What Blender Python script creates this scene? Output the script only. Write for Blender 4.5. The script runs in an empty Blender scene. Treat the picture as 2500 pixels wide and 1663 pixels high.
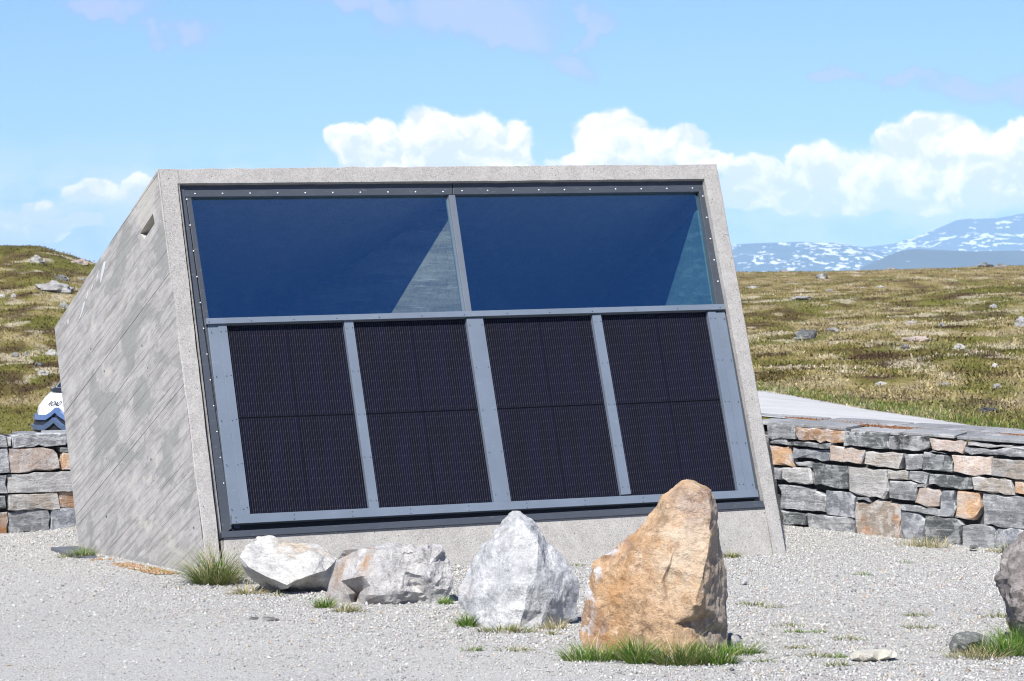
import bpy, bmesh, math, random
import numpy as np
from mathutils import Vector, noise
from mathutils.geometry import delaunay_2d_cdt

random.seed(7)
RNG = np.random.default_rng(7)
SC = bpy.context.scene
COL = SC.collection

# ------------------------------------------------------------------ camera, sky, sun, exposure
FPX = 7000.0                       # focal length in photo pixels (photo 2500 px wide)
HZ = 811.0                         # horizon row of the photo
CAM_Z = 2.1
cd = bpy.data.cameras.new('camera')
cam = bpy.data.objects.new('camera', cd)
COL.objects.link(cam)
cam.location = (0, 0, CAM_Z)
cam.rotation_euler = (math.radians(90), 0, 0)
cd.sensor_width = 36.0
cd.lens = 36.0 * FPX / 2500.0
cd.shift_y = -(831.5 - HZ) / 2500.0
cd.clip_start = 0.1
cd.clip_end = 80000.0
cd.dof.use_dof = True
cd.dof.focus_distance = 23.5
cd.dof.aperture_fstop = 9.0
SC.camera = cam

SUN_EL, SUN_AZ = math.radians(49), math.radians(17)     # azimuth: behind the camera, to its left
SUN_DIR = Vector((-math.sin(SUN_AZ) * math.cos(SUN_EL), -math.cos(SUN_AZ) * math.cos(SUN_EL), math.sin(SUN_EL)))

SC.view_settings.view_transform = 'Standard'
SC.view_settings.look = 'None'
SC.view_settings.exposure = 0.75
SC.view_settings.gamma = 1.0
SC.view_settings.use_curve_mapping = False
SC.render.engine = 'CYCLES'
SC.cycles.max_bounces = 8
SC.cycles.filter_width = 1.1
SC.cycles.transparent_max_bounces = 12
SC.cycles.volume_bounces = 0
SC.cycles.sample_clamp_indirect = 6.0


class NT:
    """small helper round a node tree"""
    def __init__(self, tree):
        self.t = tree
        self.n = tree.nodes
        self.l = tree.links

    def node(self, typ, **kw):
        n = self.n.new(typ)
        for k, v in kw.items():
            setattr(n, k, v)
        return n

    def put(self, sock, v):
        if v is None:
            return
        if hasattr(v, 'is_output') or hasattr(v, 'links'):
            self.l.new(v, sock)
        else:
            sock.default_value = v

    def m(self, op, a, b=None, c=None, clamp=False):
        n = self.node('ShaderNodeMath', operation=op)
        n.use_clamp = clamp
        for i, v in enumerate((a, b, c)):
            if v is not None:
                self.put(n.inputs[i], v)
        return n.outputs[0]

    def vm(self, op, a, b=None):
        n = self.node('ShaderNodeVectorMath', operation=op)
        self.put(n.inputs[0], a)
        if b is not None:
            self.put(n.inputs[1], b)
        return n.outputs[1] if op in ('DOT_PRODUCT', 'LENGTH') else n.outputs[0]

    def smooth(self, x, lo, hi, a=0.0, b=1.0):
        n = self.node('ShaderNodeMapRange', interpolation_type='SMOOTHSTEP')
        for i, v in enumerate((x, lo, hi, a, b)):
            self.put(n.inputs[i], v)
        return n.outputs[0]

    def mix(self, f, a, b, mode='MIX'):
        n = self.node('ShaderNodeMix', data_type='RGBA', blend_type=mode)
        self.put(n.inputs[0], f)
        self.put(n.inputs[6], a if hasattr(a, 'links') else (*a, 1.0)[:4])
        self.put(n.inputs[7], b if hasattr(b, 'links') else (*b, 1.0)[:4])
        return n.outputs[2]

    def noise(self, vec, scale, detail=4.0, rough=0.55, dist=0.0):
        n = self.node('ShaderNodeTexNoise')
        self.put(n.inputs['Vector'], vec)
        self.put(n.inputs['Scale'], scale)
        n.inputs['Detail'].default_value = detail
        n.inputs['Roughness'].default_value = rough
        n.inputs['Distortion'].default_value = dist
        return n.outputs[0]

    def voro(self, vec, scale, out=0, feature='F1', rand=1.0):
        n = self.node('ShaderNodeTexVoronoi', feature=feature)
        self.put(n.inputs['Vector'], vec)
        n.inputs['Scale'].default_value = scale
        n.inputs['Randomness'].default_value = rand
        return n.outputs[out]

    def ramp(self, f, stops, interp='LINEAR'):
        n = self.node('ShaderNodeValToRGB')
        n.color_ramp.interpolation = interp
        els = n.color_ramp.elements
        while len(els) < len(stops):
            els.new(0.5)
        for e, (p, c) in zip(els, stops):
            e.position = p
            e.color = (*c, 1.0) if not isinstance(c, float) else (c, c, c, 1.0)
        self.put(n.inputs[0], f)
        return n.outputs[0]

    def scaled(self, vec, s):
        return self.vm('MULTIPLY', vec, s)

    def obj(self):
        return self.node('ShaderNodeTexCoord').outputs['Object']

    def attr(self, name, out=0):
        n = self.node('ShaderNodeAttribute', attribute_name=name)
        return n.outputs[out]

    def bump(self, h, strength=0.5, dist=0.01, normal=None):
        n = self.node('ShaderNodeBump')
        n.inputs['Strength'].default_value = strength
        n.inputs['Distance'].default_value = dist
        self.put(n.inputs['Height'], h)
        if normal is not None:
            self.put(n.inputs['Normal'], normal)
        return n.outputs[0]


def build_world():
    w = bpy.data.worlds.new('World')
    SC.world = w
    w.use_nodes = True
    g = NT(w.node_tree)
    bg = g.n['Background']
    bg.inputs[1].default_value = 0.08
    sky = g.node('ShaderNodeTexSky', sky_type='NISHITA')
    sky.sun_disc = False
    sky.sun_elevation = SUN_EL
    sky.sun_rotation = math.pi + SUN_AZ
    sky.altitude = 1200
    sky.air_density = 1.0
    sky.dust_density = 0.1
    sky.ozone_density = 3.0
    col = g.mix(1.0, sky.outputs[0], (0.70, 0.83, 1.14), 'MULTIPLY')
    # direction -> (azimuth, elevation) in thousandths of a radian-ish units; photo px = 7000 per radian
    d = g.node('ShaderNodeTexCoord').outputs['Generated']
    sp = g.node('ShaderNodeSeparateXYZ')
    g.put(sp.inputs[0], d)
    az = g.m('ARCTAN2', sp.outputs[0], sp.outputs[1])
    el = g.m('ARCSINE', sp.outputs[2])
    cb = g.node('ShaderNodeCombineXYZ')
    g.put(cb.inputs[0], g.m('MULTIPLY', az, 7.0))      # 1 unit = 1000 photo px
    g.put(cb.inputs[1], g.m('MULTIPLY', el, 7.0))
    p0 = cb.outputs[0]
    n1 = g.node('ShaderNodeTexNoise')
    g.put(n1.inputs['Vector'], p0)
    n1.inputs['Scale'].default_value = 6.5
    n1.inputs['Detail'].default_value = 7
    n1.inputs['Roughness'].default_value = 0.56
    warp = g.vm('SUBTRACT', n1.outputs[1], (0.5, 0.5, 0.5))
    p = g.vm('ADD', p0, g.vm('MULTIPLY', warp, (0.16, 0.12, 0.0)))
    pw = g.vm('ADD', p0, g.vm('MULTIPLY', warp, (0.40, 0.20, 0.0)))

    def blob(vec, px, py, rx, ry, wgt=1.0):
        q = g.vm('MULTIPLY', g.vm('SUBTRACT', vec, ((px - 1250) / 1000, (HZ - py) / 1000, 0)), (1000 / rx, 1000 / ry, 0))
        return g.m('MULTIPLY_ADD', g.vm('DOT_PRODUCT', q, q), -wgt, wgt)

    def union(vec, blobs):
        f = None
        for b in blobs:
            x = blob(vec, *b)
            f = x if f is None else g.m('MAXIMUM', f, x)
        return f
    cumulus = [(870, 345, 85, 55), (935, 335, 75, 62), (1060, 345, 110, 92), (1150, 345, 110, 80), (1250, 375, 70, 85), (1010, 400, 200, 70),
               (1490, 345, 105, 85), (1560, 365, 100, 70), (1665, 350, 75, 62), (1450, 410, 130, 60), (1720, 400, 80, 50),
               (1845, 430, 85, 62), (1985, 420, 95, 72), (2090, 420, 75, 55), (2265, 375, 165, 95), (2170, 430, 170, 75), (2400, 420, 170, 85), (1900, 455, 150, 55), (2080, 470, 160, 55),
               (2480, 360, 110, 62), (2330, 460, 260, 75), (1800, 480, 110, 40), (230, 482, 85, 38), (345, 468, 48, 45), (105, 520, 70, 34), (40, 548, 110, 34), (190, 560, 90, 26), (80, 590, 130, 22),
               (-150, 430, 160, 80), (-420, 470, 220, 90), (2750, 400, 200, 90), (3100, 450, 260, 80)]
    fc = union(p, cumulus)
    wide = g.noise(p0, 0.55, 2.0)
    # the same belt of cumulus carried on round the horizon, outside the frame
    out_az = g.smooth(g.m('ABSOLUTE', az), 0.24, 0.42)
    belt = g.m('SUBTRACT', 1.0, g.m('POWER', g.m('DIVIDE', g.m('SUBTRACT', el, 0.045), 0.035), 2.0))
    gen = g.m('MULTIPLY', g.m('ADD', g.m('MULTIPLY', g.m('SUBTRACT', g.noise(p, 2.2, 5.0), 0.47), 6.0), g.m('MULTIPLY', belt, 0.6)), out_az)
    gen = g.m('ADD', g.m('MINIMUM', gen, belt), g.m('MULTIPLY', g.m('SUBTRACT', out_az, 1.0), 3.0))
    fc = g.m('MAXIMUM', fc, gen)
    fine = g.noise(p, 13.0, 8.0, 0.58)
    fcn = g.m('ADD', fc, g.m('MULTIPLY', g.m('SUBTRACT', fine, 0.5), g.m('MULTIPLY', g.smooth(fc, -0.45, 0.1), 0.85)))
    cm = g.smooth(fcn, 0.0, 0.42)
    # relief: difference of the field with itself a little up and to the left, towards the sun
    pe = g.vm('ADD', p, (-0.018, 0.022, 0.0))
    n2 = g.noise(pe, 13.0, 8.0, 0.58)
    lit = g.m('MULTIPLY', g.m('SUBTRACT', fine, n2), 3.6)
    n3a = g.noise(p, 5.0, 4.0)
    n3b = g.noise(g.vm('ADD', p, (-0.04, 0.05, 0.0)), 5.0, 4.0)
    lit = g.m('ADD', lit, g.m('MULTIPLY', g.m('SUBTRACT', n3a, n3b), 4.6))
    hi = g.smooth(el, 0.042, 0.066)
    lit = g.m('ADD', g.m('ADD', lit, 0.14), g.m('MULTIPLY', hi, 0.42), clamp=True)
    ccol = g.mix(lit, (9.2, 8.6, 11.0), (15.2, 12.6, 12.9))
    # thin lavender wisps higher up
    wisps = [(275, 38, 120, 44), (455, 88, 90, 46), (1120, 15, 290, 85), (1210, 60, 190, 75), (1270, 95, 110, 62), (1395, 160, 75, 45), (1440, 70, 55, 55),
             (2040, 200, 75, 22), (2190, 215, 120, 28), (2330, 235, 150, 38), (2470, 235, 130, 50), (900, 25, 130, 30),
             (-250, 120, 180, 40), (2850, 180, 220, 45)]
    fw = union(pw, wisps)
    wm = g.m('MULTIPLY', g.smooth(g.m('ADD', fw, g.m('MULTIPLY', g.m('SUBTRACT', n1.outputs[0], 0.5), 2.6)), -0.25, 1.05), 0.9)
    # veil of far cloud low down
    veil = g.m('MULTIPLY', g.smooth(el, 0.072, 0.044), g.smooth(g.noise(g.vm('MULTIPLY', p, (1.0, 2.2, 1.0)), 4.6, 8.0, 0.58), 0.33, 0.60))
    hazec = g.mix(g.smooth(el, 0.06, 0.0), col, (3.9, 5.0, 8.0))
    c = g.mix(g.m('MULTIPLY', veil, 0.85), hazec, (8.6, 8.7, 10.8))
    c = g.mix(wm, c, g.mix(g.smooth(wm, 0.35, 0.85), (3.4, 4.2, 6.7), (4.4, 5.0, 7.1)))
    c = g.mix(g.m('MULTIPLY', cm, 0.95), c, ccol)
    # below the horizon nothing of this shows; keep the plain sky there
    c = g.mix(g.m('GREATER_THAN', sp.outputs[2], -0.002), col, c)
    g.put(bg.inputs[0], c)
    w.cycles.sampling_method = 'MANUAL'
    w.cycles.sample_map_resolution = 512


build_world()
sl = bpy.data.lights.new('sun', 'SUN')
sl.energy = 4.9
sl.angle = math.radians(0.53)
sl.color = (1.0, 0.965, 0.91)
so = bpy.data.objects.new('sun', sl)
so.rotation_euler = SUN_DIR.to_track_quat('Z', 'Y').to_euler()
so.location = SUN_DIR * 60
COL.objects.link(so)

# ------------------------------------------------------------------ helpers
CAMV = Vector((0, 0, CAM_Z))


def ray(px, py):
    return Vector(((px - 1250) / FPX, 1.0, -(py - HZ) / FPX))


def at(px, py, d):
    return CAMV + ray(px, py) * d


def on_z(px, py, z=0.0):
    r = ray(px, py)
    return CAMV + r * ((z - CAM_Z) / r.z)


def on_plane(px, py, p, n):
    r = ray(px, py)
    return CAMV + r * ((p - CAMV).dot(n) / r.dot(n))


def link(name, mesh, mat=None, parent=None, loc=(0, 0, 0)):
    o = bpy.data.objects.new(name, mesh)
    COL.objects.link(o)
    if mat is not None and not mesh.materials:
        for mm in (mat if isinstance(mat, (list, tuple)) else [mat]):
            mesh.materials.append(mm)
    if parent is not None:
        o.parent = parent
    o.location = loc
    return o


def mesh_obj(name, verts, faces, mat=None, parent=None, origin=(0, 0, 0), smooth=False):
    """world-space verts; the mesh is stored relative to origin (default: the parent's place)"""
    if parent is not None:
        base = Vector((0, 0, 0))
        q = parent
        while q is not None:
            base += q.location
            q = q.parent
        org = base
        loc = (0, 0, 0)
    else:
        org = Vector(origin)
        loc = origin
    me = bpy.data.meshes.new(name)
    me.from_pydata([tuple(Vector(v) - org) for v in verts], [], faces)
    me.validate()
    me.update()
    if smooth:
        me.polygons.foreach_set('use_smooth', [True] * len(me.polygons))
    return link(name, me, mat, parent, loc)


def np_mesh(name, V, F, mat, parent=None, cols=None, smooth=False):
    """numpy verts (n,3) and faces (m,k)"""
    me = bpy.data.meshes.new(name)
    k = F.shape[1]
    me.vertices.add(len(V))
    me.vertices.foreach_set('co', np.ascontiguousarray(V, dtype=np.float32).ravel())
    me.loops.add(F.size)
    me.loops.foreach_set('vertex_index', np.ascontiguousarray(F, dtype=np.int32).ravel())
    me.polygons.add(len(F))
    me.polygons.foreach_set('loop_start', np.arange(0, F.size, k, dtype=np.int32))
    me.polygons.foreach_set('loop_total', np.full(len(F), k, dtype=np.int32))
    if smooth:
        me.polygons.foreach_set('use_smooth', np.ones(len(F), dtype=bool))
    me.update(calc_edges=True)
    if cols is not None:
        a = me.attributes.new('tint', 'FLOAT_COLOR', 'POINT')
        c4 = np.ones((len(V), 4), dtype=np.float32)
        c4[:, :3] = cols
        a.data.foreach_set('color', c4.ravel())
    return link(name, me, mat, parent)


def empty(name, loc, label=None, cat=None, group=None):
    o = bpy.data.objects.new(name, None)
    COL.objects.link(o)
    o.location = loc
    o.empty_display_size = 0.2
    return tag(o, label, cat, group)


def tag(o, label=None, cat=None, group=None, kind=None):
    if label:
        o['label'] = label
    if cat:
        o['category'] = cat
    if group:
        o['group'] = group
    if kind:
        o['kind'] = kind
    return o


def prism(poly, depth_vec):
    """closed prism from an ordered polygon and an extrusion vector"""
    n = len(poly)
    V = [Vector(p) for p in poly] + [Vector(p) + depth_vec for p in poly]
    F = [tuple(range(n)), tuple(range(2 * n - 1, n - 1, -1))]
    for i in range(n):
        j = (i + 1) % n
        F.append((j, i, n + i, n + j))
    return V, F


def fix_normals(o, bevel=0.0, segs=2):
    bm = bmesh.new()
    bm.from_mesh(o.data)
    bmesh.ops.recalc_face_normals(bm, faces=bm.faces)
    if bevel > 0:
        es = [e for e in bm.edges if len(e.link_faces) == 2 and e.calc_face_angle(0) > 0.5]
        bmesh.ops.bevel(bm, geom=es, offset=bevel, segments=segs, profile=0.5, affect='EDGES', clamp_overlap=True)
    bm.to_mesh(o.data)
    bm.free()
    return o


def join_parts(parts):
    V, F = [], []
    for v, f in parts:
        b = len(V)
        V += [tuple(x) for x in v]
        F += [tuple(i + b for i in ff) for ff in f]
    return V, F


# numpy value noise
def _hash(ix, iy, s):
    h = (ix.astype(np.int64) * 374761393 + iy.astype(np.int64) * 668265263 + s * 974634777) & 0x7fffffff
    h = ((h ^ (h >> 13)) * 1274126177) & 0x7fffffff
    return ((h ^ (h >> 16)) & 0xffff) / 65535.0


def vnoise(x, y, s=0):
    ix, iy = np.floor(x), np.floor(y)
    fx, fy = x - ix, y - iy
    fx, fy = fx * fx * (3 - 2 * fx), fy * fy * (3 - 2 * fy)
    a, b = _hash(ix, iy, s), _hash(ix + 1, iy, s)
    c, d = _hash(ix, iy + 1, s), _hash(ix + 1, iy + 1, s)
    return (a * (1 - fx) + b * fx) * (1 - fy) + (c * (1 - fx) + d * fx) * fy - 0.5


def fbm(x, y, sc, octv=4, s=0):
    t, a = 0, 1.0
    for i in range(octv):
        t = t + a * vnoise(x * sc, y * sc, s + i * 17)
        sc *= 2.03
        a *= 0.5
    return t


def sstep(x, a, b):
    t = np.clip((x - a) / (b - a), 0, 1)
    return t * t * (3 - 2 * t)


# ------------------------------------------------------------------ materials
def new_mat(name):
    m = bpy.data.materials.new(name)
    m.use_nodes = True
    g = NT(m.node_tree)
    return m, g, g.n['Principled BSDF']


def simple(name, col, rough=0.5, metal=0.0, spec=0.5):
    m, g, b = new_mat(name)
    v = g.obj()
    n = g.noise(v, 9.0, 5.0)
    c = g.mix(g.smooth(n, 0.3, 0.7), tuple(x * 0.9 for x in col), tuple(min(1, x * 1.08) for x in col))
    g.put(b.inputs['Base Color'], c)
    b.inputs['Roughness'].default_value = rough
    b.inputs['Metallic'].default_value = metal
    b.inputs['Specular IOR Level'].default_value = spec
    return m


def concrete_mat(name, base, board=False):
    m, g, b = new_mat(name)
    v = g.obj()
    big = g.noise(v, 1.1, 5.0, 0.6)
    mid = g.noise(v, 7.0, 6.0, 0.65)
    fin = g.noise(v, 60.0, 4.0, 0.7)
    lo = tuple(x * 0.72 for x in base)
    hi = tuple(min(1, x * 1.22) for x in base)
    c = g.mix(g.m('MULTIPLY_ADD', g.smooth(mid, 0.25, 0.75), 0.55, 0.25), lo, hi)
    c = g.mix(g.m('MULTIPLY', g.smooth(big, 0.5, 0.62), 0.3), c, tuple(x * 0.78 for x in base))
    if board:
        uv = g.node('ShaderNodeUVMap', uv_map='board').outputs[0]
        st = g.noise(g.vm('MULTIPLY', uv, (1.3, 26.0, 1.0)), 1.0, 8.0, 0.70)
        s2 = g.noise(g.vm('MULTIPLY', uv, (2.4, 12.0, 1.0)), 1.0, 10.0, 0.76, 0.4)
        c = g.mix(g.m('MULTIPLY', g.smooth(st, 0.50, 0.60), 0.60), c, tuple(x * 0.50 for x in base))
        c = g.mix(g.m('MULTIPLY', g.smooth(s2, 0.50, 0.60), 0.42), c, tuple(x * 0.52 for x in base))
        c = g.mix(g.m('MULTIPLY', g.smooth(s2, 0.45, 0.35), 0.40), c, tuple(min(1, x * 1.35) for x in base))
        # large greenish-grey damp patches with fairly sharp outlines, pale scuffed ones between
        pt = g.noise(g.vm('MULTIPLY', uv, (0.9, 1.5, 1.0)), 1.0, 7.0, 0.58, 0.7)
        c = g.mix(g.m('MULTIPLY', g.smooth(pt, 0.53, 0.56), 0.6), c, (base[0] * 0.56, base[1] * 0.60, base[2] * 0.60))
        c = g.mix(g.m('MULTIPLY', g.smooth(pt, 0.42, 0.38), 0.5), c, (base[0] * 1.32, base[1] * 1.30, base[2] * 1.2))
        c = g.mix(g.m('MULTIPLY', g.attr('tint'), 0.12), c, tuple(x * 0.6 for x in base))
        # bolt holes / air pores
        vo = g.voro(v, 3.2)
        c = g.mix(g.smooth(vo, 0.05, 0.035), c, (0.03, 0.03, 0.03))
        h = g.m('ADD', g.m('MULTIPLY', st, 1.0), g.m('MULTIPLY', fin, 0.25))
        g.put(b.inputs['Normal'], g.bump(h, 0.55, 0.008))
    else:
        vo = g.voro(v, 24.0)
        pore = g.m('MULTIPLY', g.smooth(vo, 0.17, 0.09), g.smooth(g.noise(v, 11.0, 2.0), 0.5, 0.6))
        sp = g.voro(v, 130.0, 1)
        spb = g.node('ShaderNodeSeparateColor')
        g.put(spb.inputs[0], sp)
        c = g.mix(g.m('MULTIPLY', g.smooth(spb.outputs[0], 0.55, 0.95), 0.42), c, tuple(x * 0.42 for x in base))
        c = g.mix(g.m('MULTIPLY', g.smooth(spb.outputs[1], 0.62, 0.95), 0.5), c, tuple(min(1, x * 1.45) for x in base))
        c = g.mix(g.m('MULTIPLY', pore, 0.85), c, (0.05, 0.05, 0.05))
        h = g.m('ADD', g.m('ADD', g.m('MULTIPLY', fin, 0.6), mid), g.m('MULTIPLY', pore, -1.2))
        g.put(b.inputs['Normal'], g.bump(h, 0.5, 0.008))
    g.put(b.inputs['Base Color'], c)
    b.inputs['Roughness'].default_value = 0.9
    b.inputs['Specular IOR Level'].default_value = 0.25
    return m


def rock_mat(name, base, dark, light=None, patch=None, patch_amt=0.0, layer=(1, 1, 1), scale=3.0, bump=0.7, lichen=0.0, speck=0.3, vein=0.0, mottle=0.0):
    m, g, b = new_mat(name)
    v = g.obj()
    oi = g.node('ShaderNodeObjectInfo').outputs['Random']

    off = g.node('ShaderNodeCombineXYZ')
    for i in range(3):
        g.put(off.inputs[i], g.m('MULTIPLY', oi, 13.0 + 7 * i))
    v = g.vm('ADD', v, off.outputs[0])
    lv = g.vm('MULTIPLY', v, layer)
    a = g.noise(lv, scale, 8.0, 0.66, 0.3)
    f = g.noise(v, scale * 9, 6.0, 0.7)
    c = g.mix(g.smooth(a, 0.36, 0.66), dark, base)
    if light:
        c = g.mix(g.smooth(g.noise(lv, scale * 2.1, 7.0, 0.62), 0.52, 0.68), c, light)
    if patch:
        lo = 0.62 - 0.3 * patch_amt
        c = g.mix(g.smooth(g.noise(v, scale * 0.8, 6.0, 0.6), lo, lo + 0.12), c, patch)
    c = g.mix(g.m('MULTIPLY', g.smooth(f, 0.52, 0.66), speck), c, tuple(x * 0.45 for x in dark))
    c = g.mix(g.m('MULTIPLY', g.smooth(f, 0.46, 0.34), speck * 0.7), c, tuple(min(0.8, x * 1.3) for x in base))
    if lichen:
        lk = g.noise(v, 14.0, 5.0, 0.6)
        c = g.mix(g.m('MULTIPLY', g.smooth(lk, 0.62, 0.68), lichen), c, (0.62, 0.63, 0.60))
    if vein:
        ve = g.m('ABSOLUTE', g.m('SUBTRACT', g.noise(lv, scale * 1.3, 5.0, 0.6, 0.8), 0.5))
        c = g.mix(g.m('MULTIPLY', g.smooth(ve, 0.012, 0.0), vein), c, (0.66, 0.65, 0.62))
    if mottle:
        mo = g.noise(v, scale * 3.2, 7.0, 0.68, 0.5)
        c = g.mix(g.m('MULTIPLY', g.smooth(mo, 0.50, 0.62), mottle), c, tuple(x * 0.55 for x in dark))
        c = g.mix(g.m('MULTIPLY', g.smooth(mo, 0.46, 0.36), mottle * 0.7), c, tuple(min(0.8, x * 1.25) for x in base))
    pa = g.node('ShaderNodeSeparateColor')
    g.put(pa.inputs[0], g.attr('paint'))
    c = g.mix(g.m('MULTIPLY', pa.outputs[0], 0.9), c, g.mix(g.smooth(g.noise(g.vm('MULTIPLY', v, (6, 6, 1.2)), 2.5, 6.0, 0.65), 0.38, 0.62), (0.24, 0.205, 0.17), (0.50, 0.43, 0.35)))
    c = g.mix(g.m('MULTIPLY', pa.outputs[1], g.smooth(g.noise(v, 9.0, 5.0, 0.6), 0.48, 0.56)), c, (0.66, 0.67, 0.68))
    c = g.mix(g.m('MULTIPLY', pa.outputs[2], g.smooth(g.noise(v, 5.0, 5.0, 0.6), 0.35, 0.6)), c, (0.50, 0.27, 0.11))
    gn_ = g.noise(v, scale * 28, 3.0, 0.7)
    c = g.mix(g.m('MULTIPLY', g.smooth(gn_, 0.52, 0.68), 0.35), c, tuple(x * 0.5 for x in dark))
    c = g.mix(g.m('MULTIPLY', g.smooth(gn_, 0.46, 0.32), 0.3), c, tuple(min(0.8, x * 1.35) for x in base))
    if name == 'orange_boulder':
        al = g.node('ShaderNodeAttribute', attribute_name='paint').outputs['Alpha']
        c = g.mix(g.m('MULTIPLY', g.m('MULTIPLY', al, 0.8), g.smooth(g.noise(v, 6.0, 7.0, 0.7), 0.36, 0.6)), c, (0.66, 0.54, 0.40))
    br = g.m('MULTIPLY_ADD', oi, 0.3, 0.86)

    hs = g.node('ShaderNodeHueSaturation')
    g.put(hs.inputs['Value'], br)
    g.put(hs.inputs['Color'], c)
    g.put(b.inputs['Base Color'], hs.outputs[0])
    b.inputs['Roughness'].default_value = 0.88
    b.inputs['Specular IOR Level'].default_value = 0.3
    gn = g.noise(v, scale * 32, 3.0, 0.7)
    h = g.m('ADD', g.m('ADD', a, g.m('MULTIPLY', f, 0.75)), g.m('MULTIPLY', gn, 0.25))
    g.put(b.inputs['Normal'], g.bump(h, bump, 0.03))
    return m


def tint_mat(name, rough=0.8, trans=0.0):
    m, g, b = new_mat(name)
    c = g.attr('tint')
    g.put(b.inputs['Base Color'], c)
    b.inputs['Roughness'].default_value = rough
    b.inputs['Specular IOR Level'].default_value = 0.2
    if trans:
        out = g.n['Material Output']
        tr = g.node('ShaderNodeBsdfTranslucent')
        g.put(tr.inputs[0], c)
        mx = g.node('ShaderNodeMixShader')
        mx.inputs[0].default_value = trans
        g.l.new(b.outputs[0], mx.inputs[1])
        g.l.new(tr.outputs[0], mx.inputs[2])
        g.l.new(mx.outputs[0], out.inputs[0])
    return m


def metal_mat(name, col, rough=0.42):
    m, g, b = new_mat(name)
    v = g.obj()
    n = g.noise(v, 2.2, 4.0)
    f = g.noise(g.vm('MULTIPLY', v, (3, 3, 14)), 5.0, 5.0)
    c = g.mix(g.smooth(n, 0.3, 0.7), tuple(x * 0.93 for x in col), tuple(x * 1.06 for x in col))
    c = g.mix(g.m('MULTIPLY', g.smooth(f, 0.6, 0.75), 0.15), c, (0.55, 0.53, 0.5))
    g.put(b.inputs['Base Color'], c)
    g.put(b.inputs['Roughness'], g.m('MULTIPLY_ADD', f, 0.2, rough - 0.1))
    b.inputs['Specular IOR Level'].default_value = 0.4
    return m


def glass_mat():
    m, g, b = new_mat('coated_glass')
    out = g.n['Material Output']
    g.n.remove(b)
    tr = g.node('ShaderNodeBsdfTransparent')
    back = g.node('ShaderNodeNewGeometry').outputs['Backfacing']
    g.put(tr.inputs[0], g.mix(back, (0.74, 0.88, 0.92), (1.0, 1.0, 1.0)))
    v = g.obj()
    gl = g.node('ShaderNodeBsdfGlossy')
    gl.inputs['Color'].default_value = (0.33, 0.70, 0.98, 1)
    gl.inputs['Roughness'].default_value = 0.02
    g.put(gl.inputs['Normal'], g.bump(g.noise(v, 0.9, 2.0), 0.012, 0.02))
    fr = g.node('ShaderNodeFresnel')
    fr.inputs[0].default_value = 1.5
    mx = g.node('ShaderNodeMixShader')
    g.put(mx.inputs[0], g.m('MULTIPLY', g.m('ADD', g.m('MULTIPLY', fr.outputs[0], 1.2), 0.25, clamp=True), g.m('SUBTRACT', 1.0, back)))
    g.l.new(tr.outputs[0], mx.inputs[1])
    g.l.new(gl.outputs[0], mx.inputs[2])
    # faint dust along the lower part
    df = g.node('ShaderNodeBsdfDiffuse')
    df.inputs[0].default_value = (0.5, 0.5, 0.48, 1)
    m2 = g.node('ShaderNodeMixShader')
    dn = g.noise(g.vm('MULTIPLY', v, (18, 18, 1.5)), 1.0, 4.0)
    g.put(m2.inputs[0], g.m('MULTIPLY', g.smooth(dn, 0.45, 0.9), 0.006))
    g.l.new(mx.outputs[0], m2.inputs[1])
    g.l.new(df.outputs[0], m2.inputs[2])
    g.l.new(m2.outputs[0], out.inputs[0])
    return m


def cell_mat():
    """solar cells: very dark blue with thin pale wires; uv in metres (across, down)"""
    m, g, b = new_mat('solar_cells')
    uv = g.node('ShaderNodeUVMap', uv_map='m').outputs[0]
    sp = g.node('ShaderNodeSeparateXYZ')
    g.put(sp.inputs[0], uv)
    fx = g.m('FRACT', g.m('DIVIDE', sp.outputs[0], 0.0205))
    fx = g.m('ABSOLUTE', g.m('SUBTRACT', fx, 0.5))
    wire = g.smooth(fx, 0.10, 0.055)
    fy = g.m('FRACT', g.m('DIVIDE', sp.outputs[1], 0.0885))
    row = g.m('ABSOLUTE', g.m('SUBTRACT', fy, 0.5))
    rowgap = g.smooth(row, 0.03, 0.015)
    pad = g.smooth(row, 0.08, 0.03)
    nz = g.noise(g.vm('MULTIPLY', uv, (40, 9, 1)), 1.0, 3.0)
    wv = g.m('MULTIPLY', wire, g.m('ADD', g.m('MULTIPLY_ADD', nz, 0.5, 0.14), g.m('MULTIPLY', pad, 0.45)), clamp=True)
    big = g.noise(g.vm('MULTIPLY', uv, (7, 1.2, 1)), 1.0, 3.0)
    c = g.mix(g.smooth(big, 0.35, 0.7), (0.0055, 0.0056, 0.0100), (0.0062, 0.0064, 0.0175))
    c = g.mix(g.m('MULTIPLY', rowgap, 0.5), c, (0.004, 0.004, 0.006))
    c = g.mix(wv, c, (0.105, 0.105, 0.115))
    g.put(b.inputs['Base Color'], c)
    b.inputs['Roughness'].default_value = 0.32
    b.inputs['Specular IOR Level'].default_value = 0.06
    return m


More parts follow.
